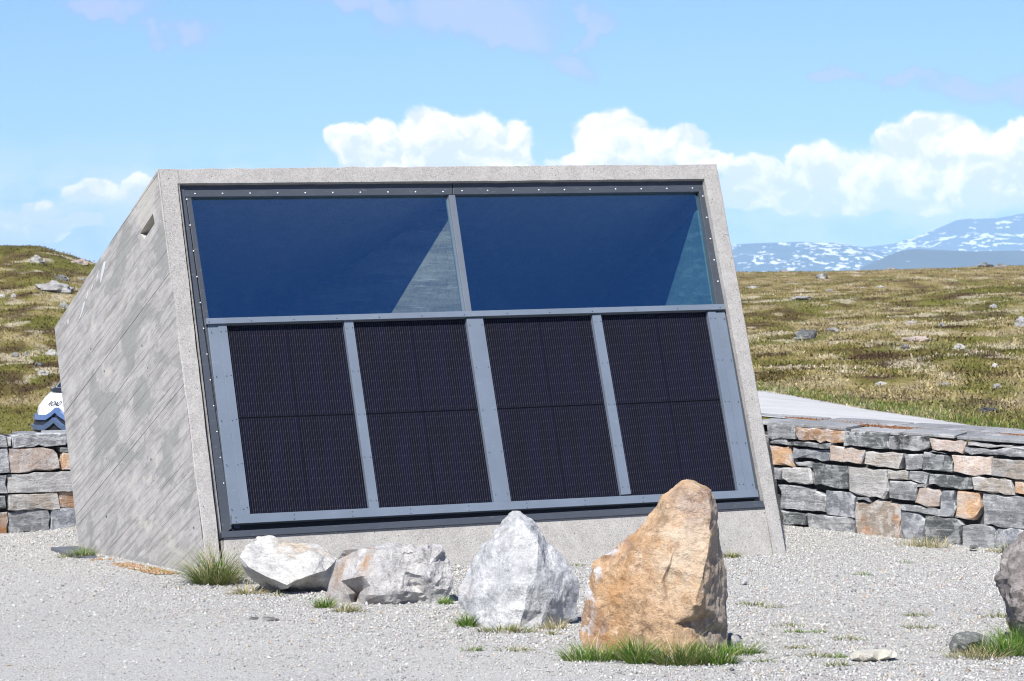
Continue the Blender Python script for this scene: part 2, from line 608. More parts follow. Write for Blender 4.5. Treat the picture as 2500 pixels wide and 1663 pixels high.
M = {}
M['conc'] = concrete_mat('smooth_concrete', (0.405, 0.39, 0.365))
M['conc_low'] = concrete_mat('base_concrete', (0.42, 0.40, 0.37))
M['board'] = concrete_mat('board_marked_concrete', (0.515, 0.495, 0.465), True)
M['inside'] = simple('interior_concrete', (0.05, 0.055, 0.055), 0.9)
M['inside_reflect_tint'] = rock_mat('interior_reflection_tint', (0.15, 0.27, 0.30), (0.10, 0.20, 0.23), (0.22, 0.36, 0.38), layer=(0.8, 0.8, 5.0), scale=1.6, bump=0.2)  # concrete wall; the teal paints in the tint of the glass reflection
M['inside_wall'] = rock_mat('interior_board_wall', (0.46, 0.41, 0.32), (0.24, 0.22, 0.175), (0.58, 0.53, 0.44), layer=(0.5, 0.5, 6.0), scale=1.7, bump=0.3)
M['frame'] = metal_mat('anthracite_metal', (0.066, 0.076, 0.092))
M['rail'] = metal_mat('blue_grey_metal', (0.165, 0.203, 0.255), 0.5)
M['mull'] = metal_mat('mid_grey_metal', (0.15, 0.175, 0.21), 0.5)
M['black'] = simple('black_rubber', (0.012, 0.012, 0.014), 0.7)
M['plate'] = simple('panel_plate', (0.0035, 0.0035, 0.005), 0.5, 0.0, 0.1)
M['screw'] = simple('steel', (0.80, 0.80, 0.80), 0.3, 0.0)
M['screw_dark'] = simple('dark_steel', (0.06, 0.065, 0.075), 0.4)
M['edge'] = simple('pale_glass_edge', (0.42, 0.66, 0.66), 0.3)
M['glass'] = glass_mat()
M['cells'] = cell_mat()
M['stain'] = simple('lime_streak', (0.58, 0.59, 0.60), 0.8)

# ------------------------------------------------------------------ terrain
U_RB = ([-6000, -2500, 0, 175, 600, 1250, 1600, 1900, 2500, 3200, 4500, 8000], [27, 29, 31.15, 31.55, 33.2, 34.2, 33.2, 31.75, 29.75, 28, 26.5, 26])
U_ZB = ([-3000, 300, 900, 1500, 1800, 2120, 2330, 2500, 3200, 6000], [-0.1, -0.1, 0.3, 1.0, 1.16, 1.07, 0.99, 0.935, 0.9, 0.9])
U_R0 = ([-3000, 0, 700, 1400, 1858, 2121, 2333, 2500, 2800, 3600, 8000], [62, 62, 62, 54, 46, 39.5, 36, 33.5, 32.5, 31.5, 31])
U_Z0 = ([-3000, 0, 700, 1400, 1858, 2121, 2333, 2500, 2800, 8000], [-0.58, -0.58, -0.3, 0.8, 1.153, 1.02, 0.953, 0.889, 0.89, 0.95])
U_YR = ([-6000, -1500, -600, 0, 90, 150, 215, 260, 500, 900, 1400, 1800, 2100, 2300, 2500, 3000, 4000, 8000],
        [640, 575, 590, 605, 606, 620, 640, 655, 690, 700, 690, 666, 661, 655, 648, 640, 650, 660])
U_R1 = ([-3000, 0, 250, 700, 1500, 2000, 8000], [115, 112, 108, 140, 170, 170, 170])


def height(u, r):
    u = np.asarray(u, dtype=float)
    r = np.asarray(r, dtype=float)
    rb, zb = np.interp(u, *U_RB), np.interp(u, *U_ZB)
    r0, z0 = np.interp(u, *U_R0), np.interp(u, *U_Z0)
    r1, yr = np.interp(u, *U_R1), np.interp(u, *U_YR)
    x = (u - 1250) / FPX * r
    z1 = CAM_Z + (HZ - yr) / FPX * r1
    z = np.full(np.broadcast(u, r).shape, -0.45)
    k = sstep(r, rb - 0.02, rb + 0.2)
    s = np.clip((r - rb) / np.maximum(r0 - rb, 0.5), 0, 1)
    zbank = zb + (z0 - zb) * s
    z = z * (1 - k) + zbank * k
    z = z - 0.09 * sstep(s, 0.04, 0.12) * (1 - sstep(s, 0.9, 0.985)) * (u > 1250) * (r > rb)
    t = np.clip((r - r0) / (r1 - r0), 0, 1.0)
    hill = z0 + (z1 - z0) * (1 - (1 - t) ** 1.12)
    z = np.where(r > r0, hill, z)
    z = np.where(r > r1, z1 - (r - r1) * 0.10, z)
    z = np.maximum(z, -60)
    amp = sstep(r, r0 + 0.6, r0 + 7) * (1 - 0.5 * sstep(r, r1 * 0.8, r1))
    hum = fbm(x, r, 0.12, 2, 3) * 0.32 + fbm(x, r, 0.62, 4, 9) * 0.13
    return z + hum * amp


def on_terrain(px, py):
    r = ray(px, py)
    ds = np.arange(30, 260, 0.05)
    h = height(np.full_like(ds, px), ds)
    zr = CAM_Z + r.z * ds
    rb = float(np.interp(px, *U_R0))
    ok = np.where((zr <= h) & (ds > rb + 0.2))[0]
    d = ds[ok[0]] if len(ok) else float(np.interp(px, *U_R1)) * 0.97
    p = CAMV + r * d
    return Vector((p.x, p.y, float(height(px, d))))


def gravel_z(x, y):
    z = -0.15 * sstep(x, 2.4, 5.2) * sstep(y, 22.0, 29.0)
    z = z - 0.08 * sstep(-x, 4.3, 5.4) * sstep(y, 27.5, 30.5)
    return z + 0.02 * fbm(x, y, 0.5, 2, 5)


def moor_color(x, y, u):
    """vegetation patches of the moor: one colour function for the ground and for the plants on it"""
    r0, r1 = np.interp(u, *U_R0), np.interp(u, *U_R1)
    t = np.clip((y - r0) / (r1 - r0), 0, 1)
    left = sstep(-x, 1.0, 7.0)
    y = y * 0.5                       # patches run up the slope
    k = fbm(x, y, 1.15, 6, 71) * 0.85 + fbm(x, y, 0.15, 2, 5) * 0.30 + 0.03 * (1 - left) - 0.07 * left
    st = np.array([-0.45, -0.24, -0.13, -0.03, 0.07, 0.18, 0.34])
    cs = np.array([(0.10, 0.060, 0.032), (0.165, 0.125, 0.046), (0.185, 0.172, 0.042), (0.255, 0.222, 0.070), (0.32, 0.262, 0.108), (0.38, 0.31, 0.15), (0.43, 0.36, 0.20)])
    C = np.stack([np.interp(k, st, cs[:, i]) for i in range(3)], -1)

    def over(C, mask, col):
        return C * (1 - mask[..., None]) + np.array(col) * mask[..., None]
    dry = sstep(t, 0.35, 0.75) * (1 - left) * 0.6
    C = over(C, dry, (0.36, 0.28, 0.135))
    C = over(C, sstep(fbm(x, y, 0.55, 5, 131) + left * 0.20, 0.20, 0.32) * 0.70, (0.165, 0.17, 0.032))
    C = over(C, sstep(fbm(x, y, 1.1, 5, 211), 0.26, 0.36) * 0.65, (0.10, 0.065, 0.036))
    C = over(C, sstep(fbm(x, y, 1.25, 6, 171) - 0.10 * dry, 0.25, 0.34) * 0.75, (0.60, 0.525, 0.37))
    return C


def moor_mat():
    m, g, b = new_mat('moor_ground')
    v = g.obj()
    n2 = g.noise(v, 1.5, 6.0, 0.65)
    n3 = g.noise(v, 5.0, 6.0, 0.72)
    c = g.attr('tint')
    c = g.mix(g.m('MULTIPLY', g.smooth(n3, 0.50, 0.68), 0.55), c, g.mix(1.0, c, (0.42, 0.40, 0.36), 'MULTIPLY'))
    c = g.mix(g.m('MULTIPLY', g.smooth(n3, 0.48, 0.34), 0.5), c, g.mix(1.0, c, (1.5, 1.45, 1.35), 'MULTIPLY'))
    g.put(b.inputs['Base Color'], c)
    b.inputs['Roughness'].default_value = 0.95
    b.inputs['Specular IOR Level'].default_value = 0.1
    g.put(b.inputs['Normal'], g.bump(g.m('ADD', n3, g.m('MULTIPLY', n2, 1.5)), 0.9, 0.15))
    return m


def build_moor():
    fine = np.arange(-0.27, 0.2701, 0.0016)
    left = -np.concatenate([np.arange(0.28, 0.8, 0.02), np.arange(0.8, math.pi, 0.09)])[::-1]
    right = -left[::-1]
    az = np.concatenate([left, fine, right])
    rr = np.concatenate([np.array([0.5, 4, 10, 17, 22, 25]), np.arange(26, 36, 0.14), np.arange(36, 64, 0.22), 64 * 1.0042 ** np.arange(0, 250),
                         64 * 1.0042 ** 250 * 1.09 ** np.arange(1, 50)])
    A, R = np.meshgrid(az, rr, indexing='ij')
    ac = np.clip(A, -1.0, 1.0)
    u = 1250 + FPX * np.tan(ac)
    dep = R * np.cos(ac)
    Z = height(u, np.where(np.abs(A) > 1.0, R, dep))
    behind = sstep(np.abs(A), 1.0, 1.4)
    Z = Z * (1 - behind) + behind * (-0.45 - 0.02 * np.maximum(R - 40, 0))
    Z = np.maximum(Z, -60)
    V = np.stack([R * np.sin(A), R * np.cos(A), Z], -1).reshape(-1, 3)
    na, nr = A.shape
    i = (np.arange(na - 1)[:, None] * nr + np.arange(nr - 1)[None, :]).ravel()
    F = np.stack([i, i + nr, i + nr + 1, i + 1], -1)
    # close the ring behind the camera
    j = (na - 1) * nr + np.arange(nr - 1)
    k = np.arange(nr - 1)
    F = np.concatenate([F, np.stack([j, k, k + 1, j + 1], -1)])
    F = F[:, ::-1]
    o = np_mesh('moor', V, F, moor_mat(), None, moor_color(V[:, 0], V[:, 1], 1250 + FPX * np.tan(np.clip(np.arctan2(V[:, 0], V[:, 1]), -1.0, 1.0))), smooth=True)
    tag(o, 'rolling moorland of olive, brown and straw heath with pale lichen', None, None, 'structure')


def gravel_mat():
    m, g, b = new_mat('gravel_ground')
    v = g.obj()
    vo = g.node('ShaderNodeTexVoronoi')
    g.put(vo.inputs['Vector'], v)
    vo.inputs['Scale'].default_value = 95.0
    sc_ = g.node('ShaderNodeSeparateColor')
    g.put(sc_.inputs[0], vo.outputs[1])
    val = g.ramp(sc_.outputs[0], [(0.0, (0.31, 0.303, 0.287)), (0.22, (0.47, 0.46, 0.435)), (0.6, (0.57, 0.558, 0.525)), (1.0, (0.66, 0.647, 0.61))])
    big = g.noise(v, 0.35, 5.0, 0.6)
    val = g.mix(g.m('MULTIPLY', g.smooth(big, 0.40, 0.62), 0.55), val, (0.60, 0.59, 0.56))
    val = g.mix(g.m('MULTIPLY', g.smooth(g.noise(v, 1.6, 4.0), 0.52, 0.7), 0.18), val, (0.47, 0.41, 0.32))
    crack = g.smooth(vo.outputs[0], 0.55, 0.75)
    val = g.mix(g.m('MULTIPLY', crack, 0.5), val, (0.16, 0.16, 0.16))
    g.put(b.inputs['Base Color'], val)
    b.inputs['Roughness'].default_value = 0.95
    b.inputs['Specular IOR Level'].default_value = 0.15
    h = g.m('SUBTRACT', 1.0, vo.outputs[0])
    g.put(b.inputs['Normal'], g.bump(h, 0.8, 0.012))
    return m


def build_gravel():
    az = np.concatenate([np.arange(-math.pi, -0.3, 0.12), np.arange(-0.3, 0.301, 0.006), np.arange(0.36, math.pi + 0.01, 0.12)])
    az[-1] = math.pi
    az[0] = -math.pi
    T = np.concatenate([np.array([0.005, 0.15, 0.3, 0.45]), np.linspace(0.52, 1.0, 60)])
    A, TT = np.meshgrid(az, T, indexing='ij')
    ac = np.clip(A, -1.0, 1.0)
    u = 1250 + FPX * np.tan(ac)
    rb = (np.interp(u, *U_RB) + 0.06) / np.cos(ac)
    rb = np.where(np.abs(A) > 0.9, 40, rb)
    R = rb * TT
    X, Y = R * np.sin(A), R * np.cos(A)
    V = np.stack([X, Y, gravel_z(X, Y)], -1).reshape(-1, 3)
    na, nr = A.shape
    i = (np.arange(na - 1)[:, None] * nr + np.arange(nr - 1)[None, :]).ravel()
    F = np.stack([i, i + 1, i + nr + 1, i + nr], -1)
    o = np_mesh('gravel_ground', V, F, gravel_mat(), smooth=True)
    tag(o, 'pale grey gravel yard in front of the concrete building', None, None, 'structure')


build_moor()
build_gravel()

# ------------------------------------------------------------------ road behind the right-hand wall
def build_road():
    m, g, b = new_mat('asphalt_old')
    v = g.obj()
    n = g.noise(v, 1.2, 5.0)
    f = g.noise(v, 70.0, 3.0, 0.7)
    c = g.mix(g.smooth(n, 0.3, 0.7), (0.50, 0.495, 0.475), (0.60, 0.59, 0.57))
    c = g.mix(g.m('MULTIPLY', g.smooth(f, 0.5, 0.7), 0.35), c, (0.16, 0.16, 0.165))
    g.put(b.inputs['Base Color'], c)
    b.inputs['Roughness'].default_value = 0.9
    g.put(b.inputs['Normal'], g.bump(f, 0.4, 0.006))
    us = np.linspace(1300, 3600, 160)
    V, F = [], []
    K = 26
    for u in us:
        rb = float(np.interp(u, *U_RB)) + 0.30
        r0 = float(np.interp(u, *U_R0))
        for k in range(K):
            r = rb + (r0 - rb) * k / (K - 1)
            z = float(np.interp(u, *U_ZB)) * (1 - k / (K - 1)) + float(np.interp(u, *U_Z0)) * k / (K - 1) + 0.012
            V.append(((u - 1250) / FPX * r, r, z))
    for i in range(len(us) - 1):
        for k in range(K - 1):
            a = i * K + k
            F.append((a, a + K, a + K + 1, a + 1))
    o = mesh_obj('road', V, F, m, smooth=True)
    tag(o, 'narrow pale asphalt road curving behind the stone wall', None, None, 'structure')
    # worn edge line, a strip a few mm above the road
    m2, g2, b2 = new_mat('worn_line_paint')
    v2 = g2.obj()
    c2 = g2.mix(g2.smooth(g2.noise(v2, 5.0, 6.0, 0.7), 0.42, 0.6), (0.37, 0.37, 0.36), (0.66, 0.64, 0.55))
    g2.put(b2.inputs['Base Color'], c2)
    b2.inputs['Roughness'].default_value = 0.85
    V, F = [], []
    for u in us:
        rb = float(np.interp(u, *U_RB)) + 0.30
        r0 = float(np.interp(u, *U_R0))
        for w in (0.55, 0.42):
            r = r0 - w * max(0.35, (r0 - rb) / 12.0)
            kk = (r - rb) / (r0 - rb)
            z = float(np.interp(u, *U_ZB)) * (1 - kk) + float(np.interp(u, *U_Z0)) * kk + 0.017
            V.append(((u - 1250) / FPX * r, r, z))
    for i in range(len(us) - 1):
        a = 2 * i
        F.append((a, a + 2, a + 3, a + 1))
    o = mesh_obj('edge_line', V, F, m2)
    tag(o, 'worn pale edge line along the far side of the road', None, None, 'structure')


build_road()

# ------------------------------------------------------------------ far mountains and the air in front of them
def mountain_mat(name, rock, snow_amt, sx, sy, sd=0.01):
    m, g, b = new_mat(name)
    v = g.obj()
    n = g.noise(g.vm('MULTIPLY', v, (sx, sd, sy)), 1.0, 6.0, 0.55, 0.4)
    c = g.mix(g.smooth(g.noise(v, 0.004, 6.0), 0.4, 0.6), tuple(x * 0.8 for x in rock), rock)
    big_ = g.noise(g.vm('MULTIPLY', v, (sx * 0.12, sd * 0.3, sy * 0.2)), 1.0, 3.0)
    n = g.m('ADD', n, g.m('MULTIPLY', g.m('SUBTRACT', big_, 0.5), 0.55))
    c = g.mix(g.smooth(n, snow_amt, snow_amt + 0.03), c, (0.90, 0.90, 0.92))
    g.put(b.inputs['Base Color'], c)
    b.inputs['Roughness'].default_value = 0.9
    return m


def mountain(name, label, sky_px, dist, depth, mat, seed, rough):
    us = np.linspace(sky_px[0][0], sky_px[-1][0], 260)
    ys = np.interp(us, [p[0] for p in sky_px], [p[1] for p in sky_px])
    rows = 40
    base_z = -62.0
    n = rows + 12
    U, K = np.meshgrid(us, np.arange(n), indexing='ij')
    zt = CAM_Z + (HZ - ys)[:, None] / FPX * dist
    t = K / (rows - 1)
    d = np.where(t <= 1, dist - depth * (1 - t), dist + depth * (t - 1) * 1.6)
    z = np.where(t <= 1, base_z + (zt - base_z) * t ** 1.15, zt - (zt - base_z) * (t - 1) / (12 / (rows - 1)))
    x = (U - 1250) / FPX * dist
    z = z + fbm(x, d * 1.4, 1 / (depth * 0.4), 6, seed) * rough * np.sin(math.pi * np.minimum(t, 1.0) * 0.93)
    z = z + fbm(x, x * 0, 1 / (depth * 0.25), 4, seed + 50) * rough * 0.12 * np.minimum(t, 1)
    V = np.stack([x, d, z], -1).reshape(-1, 3)
    i = (np.arange(len(us) - 1)[:, None] * n + np.arange(n - 1)[None, :]).ravel()
    F = np.stack([i, i + n, i + n + 1, i + 1], -1)
    o = np_mesh(name, V, F, mat, smooth=True)
    tag(o, label, None, None, 'structure')


mountain('snowy_plateau', 'long flat far plateau flecked with snow behind the moor', [(-900, 800), (300, 700), (1000, 606), (1500, 596), (1791, 595), (1850, 592), (1900, 590), (1952, 587), (2048, 592), (2105, 602), (2300, 640), (2600, 720)],
         11500, 3200, mountain_mat('plateau_snow', (0.065, 0.08, 0.095), 0.56, 0.030, 0.075, 0.010), 11, 110)
mountain('far_mountain', 'tall pale blue far mountain with snowfields at the right edge', [(1980, 640), (2050, 612), (2105, 604), (2182, 591), (2239, 572), (2289, 553), (2335, 533), (2365, 529), (2430, 528), (2500, 521), (2650, 506), (2800, 530), (3100, 600), (3500, 720)],
         15500, 4200, mountain_mat('mountain_snow', (0.065, 0.08, 0.095), 0.575, 0.020, 0.045, 0.008), 23, 160)
mountain('grey_ridge', 'blue grey snowless ridge just above the moor skyline', [(2040, 720), (2101, 654), (2143, 635), (2197, 613), (2239, 609), (2315, 612), (2392, 614), (2500, 613), (2700, 606), (3000, 640), (3400, 720)],
         7200, 1600, mountain_mat('ridge_rock', (0.09, 0.10, 0.105), 0.70, 0.006, 0.03), 37, 40)


def build_haze():
    m = bpy.data.materials.new('haze')
    m.use_nodes = True
    g = NT(m.node_tree)
    g.n.remove(g.n['Principled BSDF'])
    out = g.n['Material Output']
    pv = g.node('ShaderNodeVolumePrincipled')
    pv.inputs['Color'].default_value = (0.45, 0.72, 1.0, 1)
    pv.inputs['Density'].default_value = 7.8e-5
    pv.inputs['Anisotropy'].default_value = -0.45
    g.l.new(pv.outputs[0], out.inputs['Volume'])
    m.volume_intersection_method = 'FAST' if hasattr(m, 'volume_intersection_method') else None
    x0, x1, y0, y1, z0, z1 = -9000, 9000, -5000, 24000, -66, 760
    V = [(x, y, z) for z in (z0, z1) for y in (y0, y1) for x in (x0, x1)]
    F = [(0, 2, 3, 1), (4, 5, 7, 6), (0, 1, 5, 4), (2, 6, 7, 3), (0, 4, 6, 2), (1, 3, 7, 5)]
    o = mesh_obj('haze', V, F, m)
    tag(o, 'pale blue haze of the far air', None, None, 'stuff')


try:
    build_haze()
except Exception as ex:
    print('haze', ex)

# ------------------------------------------------------------------ the concrete building
A0 = on_z(508, 1410)
B0 = on_z(1922, 1352)
E_ = (B0 - A0).normalized()                         # along the front
D_ = Vector((-E_.y, E_.x, 0))                       # into the depth
TH = math.radians(19.4)
UP = D_ * math.sin(TH) + Vector((0, 0, 1)) * math.cos(TH)
N_ = E_.cross(UP).normalized()                      # out of the front face
if N_.y > 0:
    N_ = -N_


def fp(px, py, off=0.0):
    return on_plane(px, py, A0 + N_ * off, N_)


def fpoly(pts, off=0.0):
    return [fp(x, y, off) for x, y in pts]


def sp_(px, py):
    return on_plane(px, py, A0, E_)


bld = empty('concrete_building', A0, 'tilted grey concrete building with blue windows above four solar panels', 'building')


def quad_part(name, pts, off, thick, mat, bevel=0.0):
    V, F = prism(fpoly(pts, off), -N_ * thick)
    return fix_normals(mesh_obj(name, V, F, mat, bld), bevel)


def build_shell():
    TL, TR = fp(384, 412), fp(1750, 400)
    BL, BR = fp(511, 1432), fp(1926, 1376)
    ITL, ITR = fp(433, 448), fp(1720, 437)
    IBL, IBR = fp(546, 1432), fp(1893, 1376)
    # front frame with its edges cut into short lengths, slightly uneven like cast concrete
    n = 46
    rnd = random.Random(3)

    def run(a, b, k, jit):
        d = (b - a)
        s = d.normalized()
        side = N_.cross(s)
        pts = []
        for i in range(k + 1):
            j = 0 if i in (0, k) else rnd.gauss(0, jit) * (3.0 if rnd.random() < 0.08 else 1.0)
            pts.append(a + d * (i / k) + side * j)
        return pts
    outer = run(BL, TL, 24, 0.003)[:-1] + run(TL, TR, n, 0.0022)[:-1] + run(TR, BR, 24, 0.004)
    inner = run(IBL, ITL, 24, 0.001)[:-1] + run(ITL, ITR, n, 0.001)[:-1] + run(ITR, IBR, 24, 0.001)
    V, F = [], []
    dep = 0.34
    for p, q in zip(outer, inner):
        ch = N_ * -0.008
        op = p + (q - p).normalized() * 0.010
        V += [p + ch, op, q, q - N_ * dep, p + E_ * (0.05 if (p - A0).dot(E_) < 2.5 else -0.05) - N_ * dep - Vector((0, 0, 0.04))]
    k = 5
    for i in range(len(outer) - 1):
        a, b = i * k, (i + 1) * k
        for s in range(4):
            F.append((a + s, b + s, b + s + 1, a + s + 1))
    F += [(0, 1, 2, 3, 4), tuple(len(V) - 5 + x for x in (4, 3, 2, 1, 0))]
    o = fix_normals(mesh_obj('front_frame', V, F, M['conc'], bld))
    # base slab below the window opening, set a little back, with an open joint each side
    quad_part('base_slab', [(546, 1312), (1866, 1238), (1890, 1378), (551, 1434)], -0.012, 0.30, M['conc_low'])
    # side profile (depth, height)
    w2 = lambda p: ((p - A0).dot(D_), p.z)
    prof = [w2(BL), w2(TL), w2(sp_(133, 800)), w2(sp_(196, 1352))]
    prof[0] = (prof[0][0] - 0.012, -0.18)
    prof[1] = (prof[1][0] - 0.010, prof[1][1])
    prof[3] = (prof[3][0] - 0.03, -0.18)
    P3 = lambda s, t, e: Vector((A0.x, A0.y, 0)) + D_ * s + E_ * e + Vector((0, 0, t))
    W = (B0 - A0).length
    # right wall
    eR = (TR - A0).dot(E_)
    rp = [P3(0.10, -0.2, W + 0.02), P3(1.30, 3.70, eR), P3(prof[2][0], 2.35, eR), P3(prof[3][0], -0.2, W)]
    V, F = prism(rp, -E_ * 0.16)
    fix_normals(mesh_obj('side_wall', V, F, M['conc'], bld), 0.006)
    # roof and back
    a, b = P3(prof[1][0] + 0.05, prof[1][1] - 0.03, 0.03), P3(1.36, 3.70, eR - 0.02)
    c, d = P3(prof[2][0], 2.30, eR - 0.01), P3(prof[2][0] - 0.02, prof[2][1] - 0.008, 0.03)
    V, F = prism([a, b, c, d], Vector((0, 0, -0.18)))
    fix_normals(mesh_obj('roof', V, F, M['conc'], bld))
    V, F = prism([P3(prof[2][0], 2.10, 0.03), P3(prof[2][0], 2.26, eR - 0.02), P3(prof[3][0], -0.2, W - 0.03), P3(prof[3][0], -0.2, 0.03)], -D_ * 0.2)
    fix_normals(mesh_obj('back_wall', V, F, M['conc'], bld))
    # ------------- left wall: board-marked, boards parallel to the roof, V grooves between them, a slot cut through
    m_sl = (prof[1][1] - prof[2][1]) / (prof[1][0] - prof[2][0])
    ang = math.atan(abs(m_sl) * 0.94)
    bd = Vector((-math.cos(ang), math.sin(ang)))          # board direction: forward and up
    bn = Vector((math.sin(ang), math.cos(ang)))
    poly = [Vector(p) for p in prof]
    hole = [Vector(w2(sp_(*p))) for p in ((373.5, 521), (377.5, 546), (353, 583), (341.5, 570))]
    verts = [Vector(p) for p in poly] + hole
    edges = [(0, 1), (1, 2), (2, 3), (3, 0), (4, 5), (5, 6), (6, 7), (7, 4)]
    lo = min(p.dot(bn) for p in poly)
    hi = max(p.dot(bn) for p in poly)
    rows = []
    c = lo + 0.03
    while c < hi:
        rows.append((c, random.choice([0.0, 0.0, 0.0012, 0.0018, 0.0025, 0.004])))
        c += random.uniform(0.098, 0.112)

    def clip(cc):
        xs = []
        for i in range(4):
            p, q = poly[i], poly[(i + 1) % 4]
            a_, b_ = p.dot(bn) - cc, q.dot(bn) - cc
            if a_ * b_ < 0:
                xs.append(p + (q - p) * (a_ / (a_ - b_)))
        return xs if len(xs) == 2 else None
    for c, gd in rows:
        for o_ in (-0.0045, 0.0, 0.0045):
            xs = clip(c + o_)
            if xs:
                i = len(verts)
                verts += xs
                edges.append((i, i + 1))
    cv, ce, cf, *_ = delaunay_2d_cdt(verts, edges, [], 1, 1e-5)

    def inside(p, pg):
        r = False
        for i in range(len(pg)):
            a_, b_ = pg[i], pg[i - 1]
            if (a_.y > p.y) != (b_.y > p.y) and p.x < (b_.x - a_.x) * (p.y - a_.y) / (b_.y - a_.y) + a_.x:
                r = not r
        return r
    gc = np.array([r_[0] for r_ in rows])
    gdp = np.array([r_[1] for r_ in rows])
    V = []
    for p in cv:
        q = p.dot(bn)
        i = int(np.argmin(np.abs(gc - q)))
        dist = abs(gc[i] - q)
        dd = gdp[i] * max(0, 1 - dist / 0.0045)
        # a board is a touch dished or proud at random
        V.append(P3(p.x, p.y, dd))
    F = []
    tintv = [0.0] * len(cv)
    for f in cf:
        cen = sum((cv[i] for i in f), Vector((0, 0))) / len(f)
        if inside(cen, poly) and not inside(cen, hole):
            F.append(tuple(f[::-1]))
    hi_idx = [min(range(len(cv)), key=lambda i: (cv[i] - h).length) for h in hole]
    base = len(V)
    for i in hi_idx:
        V.append(P3(cv[i].x, cv[i].y, 0.34))
    for k in range(4):
        F.append((hi_idx[k], hi_idx[(k + 1) % 4], base + (k + 1) % 4, base + k))
    F.append((base, base + 1, base + 2, base + 3))
    # inner sheet and rim so that the wall has its thickness
    b2 = len(V)
    V += [P3(p.x, p.y, 0.18) for p in poly]
    F.append((b2, b2 + 1, b2 + 2, b2 + 3))
    ob = mesh_obj('side_wall', V, F, M['board'], bld)
    me = ob.data
    me.uv_layers.new(name='board')
    me.attributes.new('tint', 'FLOAT_COLOR', 'CORNER')
    uvl = me.uv_layers['board']
    ta = me.attributes['tint']
    rt = [random.random() for _ in range(400)]
    for pl in me.polygons:
        cen = Vector((0, 0))
        pts = []
        for vi in pl.vertices:
            w = me.vertices[vi].co + A0
            pts.append(Vector(((w - A0).dot(D_), w.z)))
        cen = sum(pts, Vector((0, 0))) / len(pts)
        bi = int(np.searchsorted(gc, cen.dot(bn)))
        tv = max(0.0, rt[bi] - 0.35)
        for li, pt in zip(pl.loop_indices, pts):
            uvl.data[li].uv = (pt.dot(bd) + (bi % 5) * 0.05, pt.dot(bn))
            ta.data[li].color = (tv, tv, tv, 1)
    # lime streaks under the roof edge
    for pts in ([(254, 640), (259, 637), (256, 655), (253, 668), (249, 684), (246, 692), (245, 688), (247, 672), (249, 655)],
                [(214, 712), (217, 708), (215, 720), (213, 730), (211, 729)], [(205, 738), (209, 734), (206, 748), (203, 760), (198, 773), (194, 780), (194, 776), (199, 762), (202, 748)],
                [(225, 697), (229, 691), (226, 704), (222, 711)], [(165.5, 781), (167.5, 779), (167.5, 790), (165.7, 794)], [(240, 664), (242, 661), (239, 679), (236, 690), (237, 676)]):
        poly3 = [sp_(*p) - E_ * 0.003 for p in pts]
        V, F = prism(poly3, E_ * 0.0025)
        fix_normals(mesh_obj('lime_streak', V, F, M['stain'], bld))
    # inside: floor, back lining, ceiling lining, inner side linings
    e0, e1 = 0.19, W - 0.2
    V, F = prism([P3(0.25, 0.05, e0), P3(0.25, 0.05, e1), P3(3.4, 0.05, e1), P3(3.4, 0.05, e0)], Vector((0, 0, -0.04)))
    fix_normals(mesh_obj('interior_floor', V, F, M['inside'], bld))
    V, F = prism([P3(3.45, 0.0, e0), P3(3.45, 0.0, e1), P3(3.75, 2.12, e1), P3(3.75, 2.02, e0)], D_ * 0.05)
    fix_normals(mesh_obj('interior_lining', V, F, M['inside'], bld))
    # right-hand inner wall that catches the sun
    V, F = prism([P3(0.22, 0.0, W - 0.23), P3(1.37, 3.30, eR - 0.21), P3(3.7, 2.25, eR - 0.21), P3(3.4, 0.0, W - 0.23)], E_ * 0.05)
    fix_normals(mesh_obj('interior_wall', V, F, M['inside_reflect_tint'], bld))
    # splayed partition behind the mullion
    top = fp(1092, 500, -0.26)
    bot = fp(1132, 800, -0.26)
    psi = math.radians(50)
    pd = Vector((-math.sin(psi), math.cos(psi), 0))
    q0, q1 = top, bot
    floor0 = bot + (bot - top) * ((bot.z - 0.1) / (top.z - bot.z))
    V, F = prism([top, floor0, floor0 + pd * 2.0, top + pd * 2.6 + Vector((0, 0, -1.15))], Vector((math.cos(psi), math.sin(psi), 0)) * 0.05)
    pw_ = fix_normals(mesh_obj('interior_partition', V, F, M['inside_wall'], bld))
    s2 = (bot - top).normalized()
    V, F = prism([top, floor0, floor0 + E_ * 0.022, top + E_ * 0.022], N_ * 0.02)
    fix_normals(mesh_obj('partition_edge', V, F, M['edge'], bld))


build_shell()


def lerp2(a, b, t):
    return (a[0] + (b[0] - a[0]) * t, a[1] + (b[1] - a[1]) * t)


